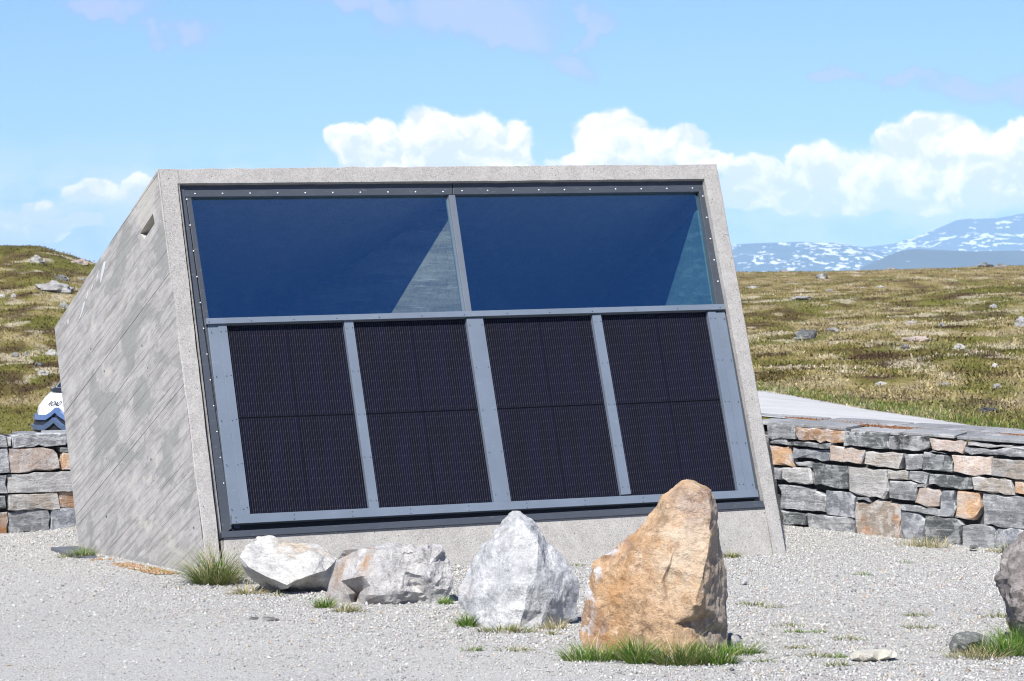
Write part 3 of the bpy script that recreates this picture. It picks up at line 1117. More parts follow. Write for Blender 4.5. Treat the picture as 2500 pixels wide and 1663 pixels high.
def build_front():
    OFF = -0.055                                   # window frame plane, recessed behind the concrete
    # anthracite window frame: outer opening and glass opening
    o_tl, o_tr, o_br, o_bl = (425, 440), (1722, 430), (1870, 1245), (548, 1318)
    g_tl, g_tr = (467, 480), (1706, 468)
    # head, in two lengths that meet over the mullion
    quad_part('window_frame', [(425, 452), (1104, 447), (1104, 475), (446, 481)], OFF, 0.07, M['frame'], 0.003)
    quad_part('window_frame', [(1106, 447), (1724, 440), (1706, 468), (1106, 475)], OFF, 0.07, M['frame'], 0.003)
    # left jamb: outer flange, groove, inner flange, from head to foot
    quad_part('window_frame', [(424, 450), (449, 452), (566, 1290), (532, 1316)], OFF + 0.005, 0.07, M['frame'], 0.003)
    quad_part('frame_groove', [(449, 452), (455, 455), (572, 1290), (566, 1290)], OFF - 0.022, 0.05, M['frame'])
    quad_part('window_frame', [(455, 482), (467, 482), (512, 790), (586, 1290), (572, 1290)], OFF, 0.07, M['frame'], 0.002)
    # right jamb
    quad_part('window_frame', [(1706, 462), (1722, 445), (1871, 1240), (1846, 1240), (1750, 745)], OFF, 0.07, M['frame'], 0.003)
    # thin black strip along the head of the frame, below the concrete lip
    quad_part('head_strip', [(430, 436), (1723, 425), (1724, 441), (430, 453)], OFF - 0.02, 0.05, M['black'])
    # mullion
    quad_part('mullion', [(1096, 476), (1111, 476), (1152, 762), (1138, 762)], OFF - 0.002, 0.09, M['mull'], 0.002)
    quad_part('glazing_bead', [(1091, 477), (1096, 477), (1138, 762), (1131, 762)], OFF - 0.03, 0.04, M['mull'])
    # panes
    quad_part('window_pane', [(458, 470), (1100, 466), (1142, 790), (505, 810)], OFF - 0.045, 0.012, M['glass'])
    quad_part('window_pane', [(1105, 466), (1716, 458), (1765, 770), (1148, 790)], OFF - 0.045, 0.012, M['glass'])
    # backing behind the solar panels
    quad_part('backing_panel', [(470, 795), (1772, 757), (1866, 1236), (546, 1310)], OFF - 0.07, 0.03, M['black'])
    # middle rail
    quad_part('cross_rail', [(504, 777), (1769, 742), (1771, 755), (505, 791)], -0.012, 0.085, M['rail'], 0.002)
    # flanges
    P = OFF + 0.012
    quad_part('post_cover', [(507, 792), (532, 791), (590, 1262), (562, 1262)], P, 0.05, M['rail'], 0.002)
    quad_part('post_cover', [(532.5, 791), (553, 790), (611, 1254), (590.5, 1262)], P + 0.008, 0.05, M['rail'], 0.002)
    quad_part('post_cover', [(840, 783), (862, 782), (926, 1240), (903, 1242)], P + 0.008, 0.05, M['rail'], 0.002)
    quad_part('post_cover', [(1139, 776), (1179, 775), (1248, 1224), (1207, 1227)], P + 0.008, 0.05, M['rail'], 0.002)
    quad_part('post_cover', [(1446, 768), (1467, 767), (1541, 1206), (1518, 1208)], P + 0.008, 0.05, M['rail'], 0.002)
    quad_part('post_cover', [(1728, 760), (1747, 760), (1823, 1200), (1803, 1202)], P + 0.008, 0.05, M['rail'], 0.002)
    quad_part('post_cover', [(1747.5, 762), (1769, 761), (1846, 1200), (1823.5, 1200)], P, 0.05, M['rail'], 0.002)
    # bottom rail, standing proud and shading the ledge
    quad_part('bottom_rail', [(566, 1257), (1849, 1195), (1853, 1213), (568, 1279)], -0.004, 0.06, M['rail'], 0.002)
    # ledge flashing
    quad_part('ledge_flashing', [(541, 1298), (1862, 1222), (1868, 1238), (543, 1313)], 0.012, 0.10, M['frame'], 0.002)
    quad_part('ledge_painted_shadow', [(560, 1270), (1856, 1206), (1864, 1226), (548, 1302)], -0.075, 0.03, M['black'])  # black strip painting the bottom rail's shadow above the ledge
    # solar panels: frame plate with 12 cell strips each (6 columns, 2 halves)
    tops = [(553, 786), (861, 781), (1179, 773), (1467, 766)]
    topr = [(841, 781), (1140, 773), (1447, 766), (1729, 758)]
    botl = [(611, 1258), (926, 1243), (1248, 1226), (1541, 1210)]
    botr = [(903, 1244), (1207, 1229), (1518, 1210), (1803, 1196)]
    PO = OFF - 0.028
    for k in range(4):
        tl, tr, bl, br = tops[k], topr[k], botl[k], botr[k]
        ol, or_ = lerp2(tl, tr, -0.02), lerp2(tl, tr, 1.02)
        plate = quad_part('solar_panel', [ol, or_, lerp2(bl, br, 1.02), lerp2(bl, br, -0.02)], PO, 0.02, M['plate'])
        for h in range(2):
            v0, v1 = (0.0, 0.4945) if h == 0 else (0.5015, 1.0)
            for c in range(6):
                u0, u1 = c / 6 + (0.0022 if c == 3 else 0.0004), (c + 1) / 6 - (0.0022 if c == 2 else 0.0004)
                q = []
                for (u, v) in ((u0, v0), (u1, v0), (u1, v1), (u0, v1)):
                    q.append(lerp2(lerp2(tl, tr, u), lerp2(bl, br, u), v))
                V, F = prism(fpoly(q, PO + 0.0035), -N_ * 0.003)
                o = mesh_obj('cell_strip', V, F, M['cells'], plate)
                uv = o.data.uv_layers.new(name='m')
                cc = [(u0 * 1.05, v0 * 1.77), (u1 * 1.05, v0 * 1.77), (u1 * 1.05, v1 * 1.77), (u0 * 1.05, v1 * 1.77)]
                for pl in o.data.polygons:
                    for li in pl.loop_indices:
                        uv.data[li].uv = cc[o.data.loops[li].vertex_index % 4]
    # screw heads
    def studs(name, pts, off, r, mat):
        parts = []
        for (x, y) in pts:
            c = fp(x, y, off)
            ring = [c + (E_ * math.cos(a) + UP * math.sin(a)) * r for a in np.linspace(0, 2 * math.pi, 8)[:-1]]
            ring2 = [c + N_ * 0.006 + (E_ * math.cos(a) + UP * math.sin(a)) * r * 0.6 for a in np.linspace(0, 2 * math.pi, 8)[:-1]]
            n = 7
            F = [tuple(range(n, 2 * n))] + [(i, (i + 1) % n, n + (i + 1) % n, n + i) for i in range(n)]
            parts.append((ring + ring2, F))
        V, F = join_parts(parts)
        o = fix_normals(mesh_obj(name, V, F, mat, bld))
        o['kind'] = 'stuff'
    top = [(476 + i * 67.3, 473 - i * 0.55) for i in range(10)] + [(1128 + i * 62.5, 466 - i * 0.7) for i in range(10)]
    lj = [(456 + i * 8.15, 487 + i * 63) for i in range(13)]
    rj = [(1716 + i * 9.2, 479 + i * 52) for i in range(5)]
    studs('screw_heads', top, OFF + 0.001, 0.0075, M['screw'])
    studs('screw_heads', lj[:12], OFF + 0.001, 0.008, M['screw'])
    studs('screw_heads', rj, OFF + 0.001, 0.008, M['screw'])
    rl = [(510 + i * 104, 786 - i * 2.9) for i in range(13)]
    studs('screw_heads', rl, -0.0115, 0.0055, M['screw_dark'])
    dk = []
    for i in range(5):
        t = 0.04 + i * 0.23
        for a, b in (((514, 792), (568, 1262)), ((537, 791), (597, 1262)), ((549, 790), (606, 1258)), ((844, 783), (908, 1240)), ((858, 782), (921, 1240)), ((1144, 776), (1213, 1226)), ((1174, 775), (1242, 1224)),
                     ((1450, 768), (1523, 1207)), ((1463, 767), (1536, 1206)), ((1732, 760), (1808, 1200)), ((1743, 760), (1818, 1200)), ((1765, 760), (1840, 1200))):
            dk.append(lerp2(a, b, t))
    studs('screw_heads', dk, P + 0.009, 0.005, M['screw_dark'])
    bt = [(576 + i * 142, 1263 - i * 6.9) for i in range(9)] + [(577 + i * 142, 1274 - i * 6.9) for i in range(9)]
    studs('screw_heads', bt, -0.0035, 0.005, M['screw_dark'])


build_front()

# ------------------------------------------------------------------ dry stone walls
SM = {
    'g': rock_mat('grey_schist', (0.333, 0.339, 0.346), (0.192, 0.198, 0.205), (0.461, 0.467, 0.467), layer=(1, 1, 7), scale=2.2, lichen=0.35),
    'l': rock_mat('pale_schist', (0.474, 0.461, 0.442), (0.320, 0.314, 0.307), (0.589, 0.576, 0.550), layer=(1, 1, 6), scale=2.0, lichen=0.3),
    'd': rock_mat('dark_schist', (0.179, 0.192, 0.192), (0.070, 0.077, 0.077), (0.358, 0.371, 0.365), layer=(1, 1, 9), scale=2.0, lichen=0.35),
    'b': rock_mat('blue_schist', (0.269, 0.282, 0.307), (0.166, 0.179, 0.198), (0.371, 0.384, 0.410), layer=(1, 1, 3), scale=2.5, lichen=0.3),
    'r': rock_mat('rust_schist', (0.474, 0.282, 0.160), (0.307, 0.192, 0.122), (0.589, 0.486, 0.397), layer=(1, 1, 6), scale=2.2, lichen=0.45),
    'o': rock_mat('orange_schist', (0.666, 0.410, 0.230), (0.486, 0.333, 0.218), (0.717, 0.602, 0.461), layer=(1, 1, 3), scale=2.2, lichen=0.35),
    'p': rock_mat('pink_schist', (0.602, 0.486, 0.403), (0.435, 0.358, 0.314), (0.704, 0.627, 0.550), layer=(1, 1, 3), scale=2.4, lichen=0.4),
    't': rock_mat('tan_schist', (0.461, 0.403, 0.339), (0.269, 0.250, 0.224), (0.589, 0.538, 0.474), layer=(1, 1, 8), scale=2.0, lichen=0.35),
    'n': rock_mat('brown_schist', (0.371, 0.301, 0.237), (0.256, 0.218, 0.186), (0.512, 0.461, 0.397), (0.461, 0.218, 0.090), 0.3, layer=(1, 1, 4), scale=2.2, lichen=0.55),
    'w': rock_mat('stained_schist', (0.384, 0.390, 0.384), (0.256, 0.262, 0.269), (0.486, 0.493, 0.486), (0.032, 0.035, 0.033), 0.75, layer=(1, 1, 3), scale=2.6, lichen=0.3),
    'k': rock_mat('wall_core', (0.12, 0.12, 0.118), (0.06, 0.06, 0.06), bump=1.0),
    'c': rock_mat('cap_slab', (0.33, 0.335, 0.34), (0.22, 0.225, 0.23), (0.45, 0.45, 0.445), layer=(1, 1, 1), scale=1.2, lichen=0.25),
}


def stone_mesh(poly, nrm, proud, depth, rnd, step=0.075, jit=0.007):
    """rough split-faced stone: jittered outline, chipped arris, slightly uneven face"""
    t = Vector((-nrm.y, nrm.x, 0)).normalized()
    c = sum(poly, Vector((0, 0, 0))) / len(poly)
    out = []
    for i in range(len(poly)):
        a, b = poly[i], poly[(i + 1) % len(poly)]
        k = max(1, int((b - a).length / step))
        for q in range(k):
            p = a + (b - a) * (q / k)
            out.append(p + t * rnd.gauss(0, jit) + Vector((0, 0, rnd.gauss(0, jit))))
    n = len(out)
    V, F = [], []
    r = min((p - c).length for p in out)
    tl_a, tl_b = rnd.uniform(-0.04, 0.04), rnd.uniform(-0.06, 0.06)
    for p in out:
        V.append(p - nrm * depth)
    for p in out:
        V.append(p + nrm * (proud - rnd.uniform(0.006, 0.030)))
    for p in out:
        d = (c - p)
        w = min(0.3, rnd.choice((0.004, 0.006, 0.010, 0.022)) / max(d.length, 0.02))
        q = p + d * w
        rel = q - c
        V.append(q + nrm * (proud + rel.dot(t) * tl_a + rel.z * tl_b + rnd.gauss(0, 0.003)))
    V.append(c + nrm * (proud + rnd.uniform(0.0, 0.004)))
    for i in range(n):
        j = (i + 1) % n
        F.append((i, j, n + j, n + i))
        F.append((n + i, n + j, 2 * n + j, 2 * n + i))
        F.append((2 * n + i, 2 * n + j, 3 * n))
    F.append(tuple(range(n - 1, -1, -1)))
    return V, F


def add_stone(parent, poly, nrm, key, rnd, proud=None, depth=0.26, name='stone'):
    proud = rnd.uniform(-0.01, 0.035) if proud is None else proud
    V, F = stone_mesh(poly, nrm, proud, depth, rnd)
    o = mesh_obj(name, V, F, SM[key], parent)
    fix_normals(o)
    n = (len(V) - 1) // 3
    pa = o.data.attributes.new('paint', 'FLOAT_COLOR', 'POINT')
    for i, q in enumerate(pa.data):
        q.color = (0, 0.75 if n <= i < 2 * n else (0.45 if i < 3 * n else 0.12), 0, 1)
    return o


W0 = Vector((2.93, 31.5, 0))
W1 = Vector((5.27, 29.5, 0))
WT = (W1 - W0).normalized()
WN = Vector((WT.y, -WT.x, 0))
if WN.y > 0:
    WN = -WN


def right_wall():
    rnd = random.Random(21)
    wl = empty('stone_wall', W0 + Vector((0, 0, -0.1)), 'long curving dry stone wall of grey and orange blocks right of the building', 'wall', 'dry stone walls beside the building')
    L = [
        ('g', [(180, 195), (405, 210), (415, 325), (215, 320), (185, 300)]), ('r', [(420, 215), (828, 250), (832, 355), (440, 325), (420, 290)]),
        ('d', [(845, 255), (1205, 268), (1210, 405), (845, 375)]), ('w', [(1210, 285), (1550, 300), (1545, 385), (1480, 425), (1215, 400)]),
        ('p', [(1560, 320), (1865, 345), (1840, 435), (1570, 410)]), ('g', [(1845, 380), (2400, 418), (2400, 486), (1850, 435)]),
        ('g', [(215, 330), (335, 325), (360, 365), (220, 355)]), ('d', [(380, 335), (735, 365), (720, 405), (480, 380), (375, 375)]),
        ('d', [(1570, 415), (1690, 440), (1560, 425)]), ('l', [(1870, 342), (2400, 388), (2400, 414), (1872, 374)]),
        ('o', [(205, 370), (390, 385), (405, 555), (235, 540)]), ('b', [(398, 385), (715, 415), (705, 500), (400, 480)]),
        ('p', [(725, 375), (1015, 410), (1010, 450), (980, 530), (720, 495)]), ('t', [(1020, 420), (1335, 440), (1330, 480), (1300, 570), (1020, 530)]),
        ('g', [(1345, 450), (1497, 455), (1493, 580), (1345, 570)]), ('d', [(1502, 435), (1720, 460), (1750, 610), (1502, 580)]),
        ('p', [(1755, 455), (2080, 475), (2085, 620), (1950, 630), (1770, 590)]), ('t', [(2095, 485), (2420, 510), (2420, 668), (2100, 630)]),
        ('g', [(410, 520), (560, 510), (565, 555), (430, 545)]),
        ('g', [(245, 555), (308, 560), (300, 660), (262, 660)]), ('l', [(317, 560), (550, 560), (570, 690), (520, 705), (315, 660)]),
        ('d', [(568, 520), (860, 545), (876, 745), (580, 705)]), ('l', [(884, 555), (1190, 575), (1215, 760), (1180, 825), (985, 800), (884, 760)]),
        ('t', [(1197, 580), (1380, 590), (1375, 665), (1210, 650)]), ('g', [(1387, 585), (1548, 600), (1527, 690), (1385, 660)]),
        ('d', [(1550, 610), (1910, 640), (1920, 740), (1830, 755), (1540, 700)]), ('t', [(1928, 640), (2250, 660), (2270, 790), (1940, 745)]),
        ('o', [(2285, 665), (2470, 675), (2470, 805), (2278, 780)]), ('g', [(1230, 670), (1450, 690), (1455, 850), (1235, 825)]),
        ('g', [(1458, 700), (1530, 705), (1525, 725), (1465, 725)]),
        ('g', [(280, 705), (420, 705), (590, 760), (683, 800), (683, 935), (300, 905)]), ('b', [(692, 760), (900, 765), (932, 810), (915, 985), (690, 960)]),
        ('p', [(1475, 735), (1640, 745), (1662, 790), (1640, 880), (1560, 895), (1440, 855)]), ('b', [(1672, 755), (1770, 760), (1778, 900), (1760, 985), (1652, 970)]),
        ('o', [(1805, 755), (1985, 775), (1990, 900), (1930, 1005), (1780, 985)]), ('g', [(2005, 780), (2470, 815), (2470, 1095), (2020, 1045)]),
        ('b', [(945, 810), (1050, 815), (1065, 845), (945, 835)]), ('g', [(1320, 870), (1650, 915), (1650, 975), (1325, 910)]),
        ('d', [(310, 930), (520, 950), (520, 1050), (325, 1045)]), ('g', [(530, 945), (910, 990), (912, 1125), (540, 1070)]),
        ('n', [(928, 850), (1060, 850), (1120, 830), (1308, 870), (1308, 1170), (1100, 1155), (950, 1130), (918, 1040)]),
        ('b', [(1322, 930), (1460, 945), (1520, 1000), (1490, 1190), (1320, 1175)]), ('d', [(1530, 965), (1810, 1000), (1842, 1040), (1825, 1240), (1525, 1190)]),
        ('g', [(1848, 1060), (1960, 1040), (2080, 1065), (2125, 1120), (2118, 1280), (1842, 1260)]), ('b', [(2135, 1075), (2480, 1112), (2460, 1300), (2130, 1290)]),
    ]
    for key, pts in L:
        poly = [on_plane(1820 + x / 3.466, 980 + y / 3.466, W0, WN) for x, y in pts]
        add_stone(wl, poly, WN, key, rnd)
    # the wall goes on past the frame on the right and behind the building on the left
    s_end = (on_plane(2536, 1100, W0, WN) - W0).dot(WT)
    s_beg = (on_plane(1868, 1100, W0, WN) - W0).dot(WT)
    for (a, b) in ((s_end, s_end + 4.2), (s_beg - 2.0, s_beg - 0.02)):
        z = -0.25
        while z < 0.82:
            h = rnd.uniform(0.16, 0.30)
            s = a
            while s < b:
                w = rnd.uniform(0.28, 0.75)
                e = min(s + w, b)
                if e - s > 0.05:
                    P = lambda ss, zz: W0 + WT * ss + Vector((0, 0, zz))
                    add_stone(wl, [P(s + 0.012, z + 0.012), P(e - 0.012, z + 0.012), P(e - 0.012, z + h - 0.012), P(s + 0.012, z + h - 0.012)], WN, rnd.choice('gggddbltpon'), rnd)
                s += w
            z += h
    P = lambda ss, zz, q: W0 + WT * ss - WN * q + Vector((0, 0, zz))
    V, F = prism([P(s_beg - 2, -0.4, 0.10), P(s_end + 4.2, -0.4, 0.10), P(s_end + 4.2, 0.80, 0.10), P(s_end, 0.85, 0.10), P(s_beg, 1.0, 0.10), P(s_beg - 2, 1.0, 0.10)], -WN * 0.35)
    fix_normals(mesh_obj('core', V, F, SM['k'], wl))
    # cap slabs, sloping gently up towards the road
    pt0 = on_plane(1875, 1038, W0, WN)
    pt1 = on_plane(2500, 1081, W0, WN)
    dz = (pt1.z - pt0.z) / (pt1 - pt0).dot(WT)
    s0 = (pt0 - W0).dot(WT)

    def cap(s, q):
        return W0 + WT * s - WN * q + Vector((0, 0, max(pt0.z + (s - s0) * dz, 0.86) + 0.012 + q * 0.06))
    for row, (q0, q1) in enumerate(((0.035, 0.50), (0.52, 0.98))):
        s = s_beg - 2.0 + row * 0.5
        while s < s_end + 4.2:
            w = rnd.uniform(0.65, 1.35)
            a0, a1 = s + rnd.uniform(0.0, 0.03), s + w - rnd.uniform(0.0, 0.05)
            sk = rnd.uniform(-0.18, 0.18)
            base = [cap(a0, q0 + rnd.uniform(-.015, .02)), cap((a0 + a1) / 2, q0 + rnd.uniform(-.015, .02)), cap(a1, q0 + rnd.uniform(-.015, .02)), cap(a1 + sk, q1 - rnd.uniform(0, .08)), cap((a0 + a1) / 2 + sk, q1), cap(a0 + sk, q1 - rnd.uniform(0, .08))]
            lift = rnd.uniform(-0.012, 0.016)
            base = [p + Vector((0, 0, lift)) for p in base]
            V, F = prism(base, Vector((0, 0, -0.035)))
            fix_normals(mesh_obj('cap_slab', V, F, SM['c'], wl), 0.006, 1)
            s += w
    # rusty moss in the joints of the caps
    moss = []
    for (s_, q_, ls, lq, n) in ((s0 + 0.75, 0.55, 0.55, 0.16, 1500), (s0 + 1.45, 0.42, 0.40, 0.07, 600), (s0 + 0.02, 0.62, 0.26, 0.10, 420), (s0 + 2.9, 0.50, 0.30, 0.07, 420), (s0 + 2.3, 0.62, 0.2, 0.05, 150)):
        for _ in range(n):
            s = s_ + rnd.gauss(0, ls * 0.45)
            q = q_ + rnd.gauss(0, lq * 0.6)
            moss.append((cap(s, q) + Vector((0, 0, 0.004)), rnd.uniform(0.006, 0.015)))
    return wl, moss


def left_wall():
    rnd = random.Random(5)
    p0 = Vector((-5.54, 31.0, 0))
    p1 = Vector((-4.82, 31.4, 0))
    t = (p1 - p0).normalized()
    n = Vector((t.y, -t.x, 0))
    if n.y > 0:
        n = -n
    wl = empty('stone_wall', p0 + Vector((0, 0, -0.1)), 'short dry stone wall of long flat blocks left of the building', 'wall', 'dry stone walls beside the building')
    L = [('g', [(98, 345), (545, 337), (555, 400), (540, 440), (100, 450)]), ('l', [(62, 360), (96, 358), (86, 448), (60, 448)]), ('g', [(-120, 350), (58, 352), (58, 448), (-120, 455)]),
         ('p', [(72, 465), (290, 455), (450, 465), (488, 510), (503, 630), (300, 645), (82, 665)]), ('g', [(-120, 470), (62, 466), (76, 660), (-120, 672)]),
         ('d', [(500, 455), (640, 448), (640, 490), (497, 490)]), ('o', [(507, 500), (640, 495), (640, 635), (522, 632)]),
         ('l', [(57, 680), (640, 645), (640, 815), (330, 822), (60, 832)]), ('g', [(-120, 690), (48, 680), (50, 835), (-120, 840)]),
         ('t', [(62, 850), (480, 826), (490, 962), (70, 975)]), ('r', [(484, 825), (680, 815), (680, 950), (494, 962)]), ('d', [(-120, 850), (42, 850), (42, 965), (-120, 968)]),
         ('n', [(-120, 985), (58, 990), (63, 1180), (-120, 1180)]), ('g', [(68, 1000), (160, 970), (412, 965), (415, 1160), (70, 1165)]), ('b', [(428, 965), (700, 955), (700, 1150), (420, 1155)])]
    for key, pts in L:
        poly = [on_plane(x / 3.408, 960 + y / 3.408, p0, n) for x, y in pts]
        add_stone(wl, poly, n, key, rnd)
    P = lambda ss, zz, q=0.0: p0 + t * ss - n * q + Vector((0, 0, zz))
    s_beg = (on_plane(-38, 1200, p0, n) - p0).dot(t)
    s_end = (on_plane(206, 1200, p0, n) - p0).dot(t)
    for (a, b) in ((s_beg - 3.5, s_beg), (s_end, s_end + 1.6)):
        z = -0.25
        while z < 0.98:
            h = rnd.uniform(0.17, 0.27)
            s = a
            while s < b:
                w = rnd.uniform(0.5, 1.1)
                e = min(s + w, b)
                if e - s > 0.05:
                    add_stone(wl, [P(s + 0.012, z + 0.012), P(e - 0.012, z + 0.012), P(e - 0.012, z + h - 0.012), P(s + 0.012, z + h - 0.012)], n, rnd.choice('ggldtpn'), rnd)
                s += w
            z += h
    V, F = prism([P(s_beg - 3.5, -0.4, 0.1), P(s_end + 1.6, -0.4, 0.1), P(s_end + 1.6, 0.98, 0.1), P(s_beg - 3.5, 0.98, 0.1)], -n * 0.4)
    fix_normals(mesh_obj('core', V, F, SM['k'], wl))
    zt = on_plane(60, 1062, p0, n).z - 0.03
    for (a, b, q0, q1, dz) in ((-3.5, -0.62, -0.03, 0.55, 0.0), (-0.6, 0.28, 0.06, 0.5, 0.0), (0.31, 0.60, 0.16, 0.55, 0.03), (0.66, 2.3, 0.16, 0.6, 0.035)):
        base = [P(a, zt + dz, q0), P((a + b) / 2, zt + dz, q0 + 0.02), P(b, zt + dz, q0), P(b - 0.02, zt + dz + 0.02, q1), P((a + b) / 2, zt + dz + 0.02, q1 + 0.03), P(a + 0.02, zt + dz + 0.02, q1)]
        V, F = prism(base, Vector((0, 0, -0.075)))
        fix_normals(mesh_obj('cap_slab', V, F, SM['c'], wl), 0.008, 1)


_, MOSS = right_wall()
left_wall()


# ------------------------------------------------------------------ boulders
BM = {
    'white': rock_mat('white_boulder', (0.70, 0.68, 0.63), (0.50, 0.495, 0.475), (0.78, 0.75, 0.69), (0.58, 0.47, 0.34), 0.15, layer=(1, 1, 2.2), scale=2.4, bump=1.0, speck=0.4, mottle=0.35),
    'marble': rock_mat('banded_white_boulder', (0.80, 0.775, 0.74), (0.56, 0.545, 0.53), (0.84, 0.82, 0.79), (0.55, 0.45, 0.36), 0.2, layer=(2.0, 1, 1), scale=3.0, bump=1.2, speck=0.5, mottle=0.40),
    'pale': rock_mat('pale_grey_boulder', (0.56, 0.56, 0.555), (0.41, 0.415, 0.42), (0.66, 0.66, 0.65), (0.48, 0.42, 0.36), 0.12, layer=(1.0, 1, 1.7), scale=2.2, bump=1.0, speck=0.45, mottle=0.45),
    'rust': rock_mat('orange_boulder', (0.58, 0.40, 0.245), (0.45, 0.275, 0.15), (0.68, 0.55, 0.41), (0.36, 0.275, 0.235), 0.40, layer=(1.2, 1, 0.8), scale=3.0, bump=1.2, speck=0.6, mottle=0.7),
    'dark': rock_mat('brown_grey_boulder', (0.34, 0.305, 0.285), (0.19, 0.17, 0.16), (0.47, 0.43, 0.40), (0.24, 0.21, 0.20), 0.25, layer=(1.6, 1, 1), scale=2.4, bump=1.1, speck=0.6, mottle=0.6),
    'green': rock_mat('green_grey_stone', (0.40, 0.41, 0.36), (0.13, 0.135, 0.13), (0.50, 0.51, 0.45), layer=(1, 1, 2), scale=4.0, bump=0.8),
    'buff': rock_mat('buff_flat_stone', (0.60, 0.57, 0.47), (0.45, 0.43, 0.38), (0.64, 0.62, 0.55), scale=3.0, bump=0.6),
    'slate': rock_mat('slate_chip', (0.20, 0.195, 0.185), (0.10, 0.10, 0.10), (0.30, 0.29, 0.27), layer=(1, 1, 9), scale=5.0),
    'moor': rock_mat('moor_rock', (0.37, 0.36, 0.35), (0.22, 0.215, 0.21), (0.47, 0.46, 0.45), (0.10, 0.10, 0.10), 0.25, scale=1.3, bump=1.0, lichen=0.3),
    'moorp': rock_mat('pale_moor_rock', (0.50, 0.49, 0.44), (0.33, 0.32, 0.30), (0.58, 0.57, 0.52), scale=1.3, bump=1.0, lichen=0.3),
    'moord': rock_mat('lichen_rock', (0.36, 0.37, 0.34), (0.10, 0.105, 0.11), (0.47, 0.48, 0.44), (0.06, 0.06, 0.065), 0.5, scale=1.6, bump=1.0, lichen=0.4),
    'mooro': rock_mat('pink_moor_rock', (0.44, 0.36, 0.31), (0.30, 0.25, 0.22), (0.50, 0.45, 0.40), (0.55, 0.30, 0.16), 0.25, scale=0.9, bump=1.0),
}


def boulder(name, label, crop, outline, ctrl, d0, thick, mat, seed, L=0.03, amp=(0.018, 0.010), facet=0.012, cat='boulder', group=None, paint=None, soft=0.35, calm=None):
    ox, oy, sc = crop
    px = lambda p: (ox + p[0] / sc, oy + p[1] / sc)
    out = [(*px(p), p[2] if len(p) > 2 else 0.0) for p in outline]
    con = [(*px(p), p[2]) for p in ctrl]
    n = len(out)
    cx = sum(p[0] for p in out) / n
    cy = sum(p[1] for p in out) / n
    rnd = random.Random(seed)
    back = [(cx + (p[0] - cx) * 0.62, cy + (p[1] - cy) * 0.62, thick * rnd.uniform(0.75, 1.1)) for p in out[::2]]

    def sheet(cs):
        pts = [Vector((p[0], p[1])) for p in out] + [Vector((p[0], p[1])) for p in cs]
        ds = [p[2] for p in out] + [p[2] for p in cs]
        cv, _, cf, ov, *_ = delaunay_2d_cdt(pts, [(i, (i + 1) % n) for i in range(n)], [], 1, 1e-4)
        V = []
        for v, o in zip(cv, ov):
            V.append(at(v.x, v.y, d0 + (ds[o[0]] if o else 0.0)))
        return V, [tuple(f) for f in cf]
    V1, F1 = sheet(con)
    V2, F2 = sheet(back)
    V, F = join_parts([(V1, F1), (V2, [f[::-1] for f in F2])])
    base = at(cx, max(p[1] for p in out), d0)
    base.z = gravel_z(np.array([base.x]), np.array([base.y]))[0]
    bm = bmesh.new()
    bv = [bm.verts.new(Vector(v) - base) for v in V]
    for f in F:
        try:
            bm.faces.new([bv[i] for i in f])
        except ValueError:
            pass
    bmesh.ops.remove_doubles(bm, verts=bm.verts, dist=0.0005)
    bmesh.ops.recalc_face_normals(bm, faces=bm.faces)
    for _ in range(7):
        es = [e for e in bm.edges if e.calc_length() > L * 1.35]
        if not es:
            break
        bmesh.ops.subdivide_edges(bm, edges=es, cuts=1, use_grid_fill=False)
        bmesh.ops.triangulate(bm, faces=[f for f in bm.faces if len(f.verts) > 3])
    bmesh.ops.smooth_vert(bm, verts=bm.verts, factor=soft, use_axis_x=True, use_axis_y=True, use_axis_z=True)
    bm.normal_update()
    so_ = Vector((seed * 3.1, seed * 1.7, 0))
    for v in bm.verts:
        p = v.co + so_
        a = noise.fractal(p * 4.0, 1.0, 2.0, 4) * amp[0]
        b = noise.ridged_multi_fractal(p * 9.0, 1.0, 2.1, 4, 1.0, 2.0)
        cc = noise.voronoi(p * 6.0)[0]
        c2 = noise.voronoi(p * 15.0)[0]
        a += (noise.ridged_multi_fractal(p * 26.0, 1.0, 2.0, 3, 1.0, 2.0) - 1.0) * amp[1] * 0.22
        wgt = 1.0
        if calm is not None:
            w = v.co + base
            wgt = min(1.0, max(0.22, 0.22 + ((1250 + FPX * w.x / w.y - ox) * sc - calm) / 160))
        v.co += v.normal * wgt * (a + (b - 1.2) * amp[1] + (cc[1] - cc[0] - 0.2) * facet * 1.6 + (c2[1] - c2[0] - 0.2) * facet * 0.6)
    me = bpy.data.meshes.new(name)
    bm.to_mesh(me)
    bm.free()
    me.polygons.foreach_set('use_smooth', [True] * len(me.polygons))
    if paint:
        at_ = me.attributes.new('paint', 'FLOAT_COLOR', 'POINT')
        for v, q in zip(me.vertices, at_.data):
            w = v.co + base
            pv_ = paint(((1250 + FPX * w.x / w.y) - ox) * sc, ((HZ - FPX * (w.z - CAM_Z) / w.y) - oy) * sc)
            q.color = (*pv_, 1.0)[:4]
    o = link(name, me, mat, None, base)
    try:
        me.set_sharp_from_angle(angle=math.radians(24))
    except Exception:
        pass
    return tag(o, label, cat, group)


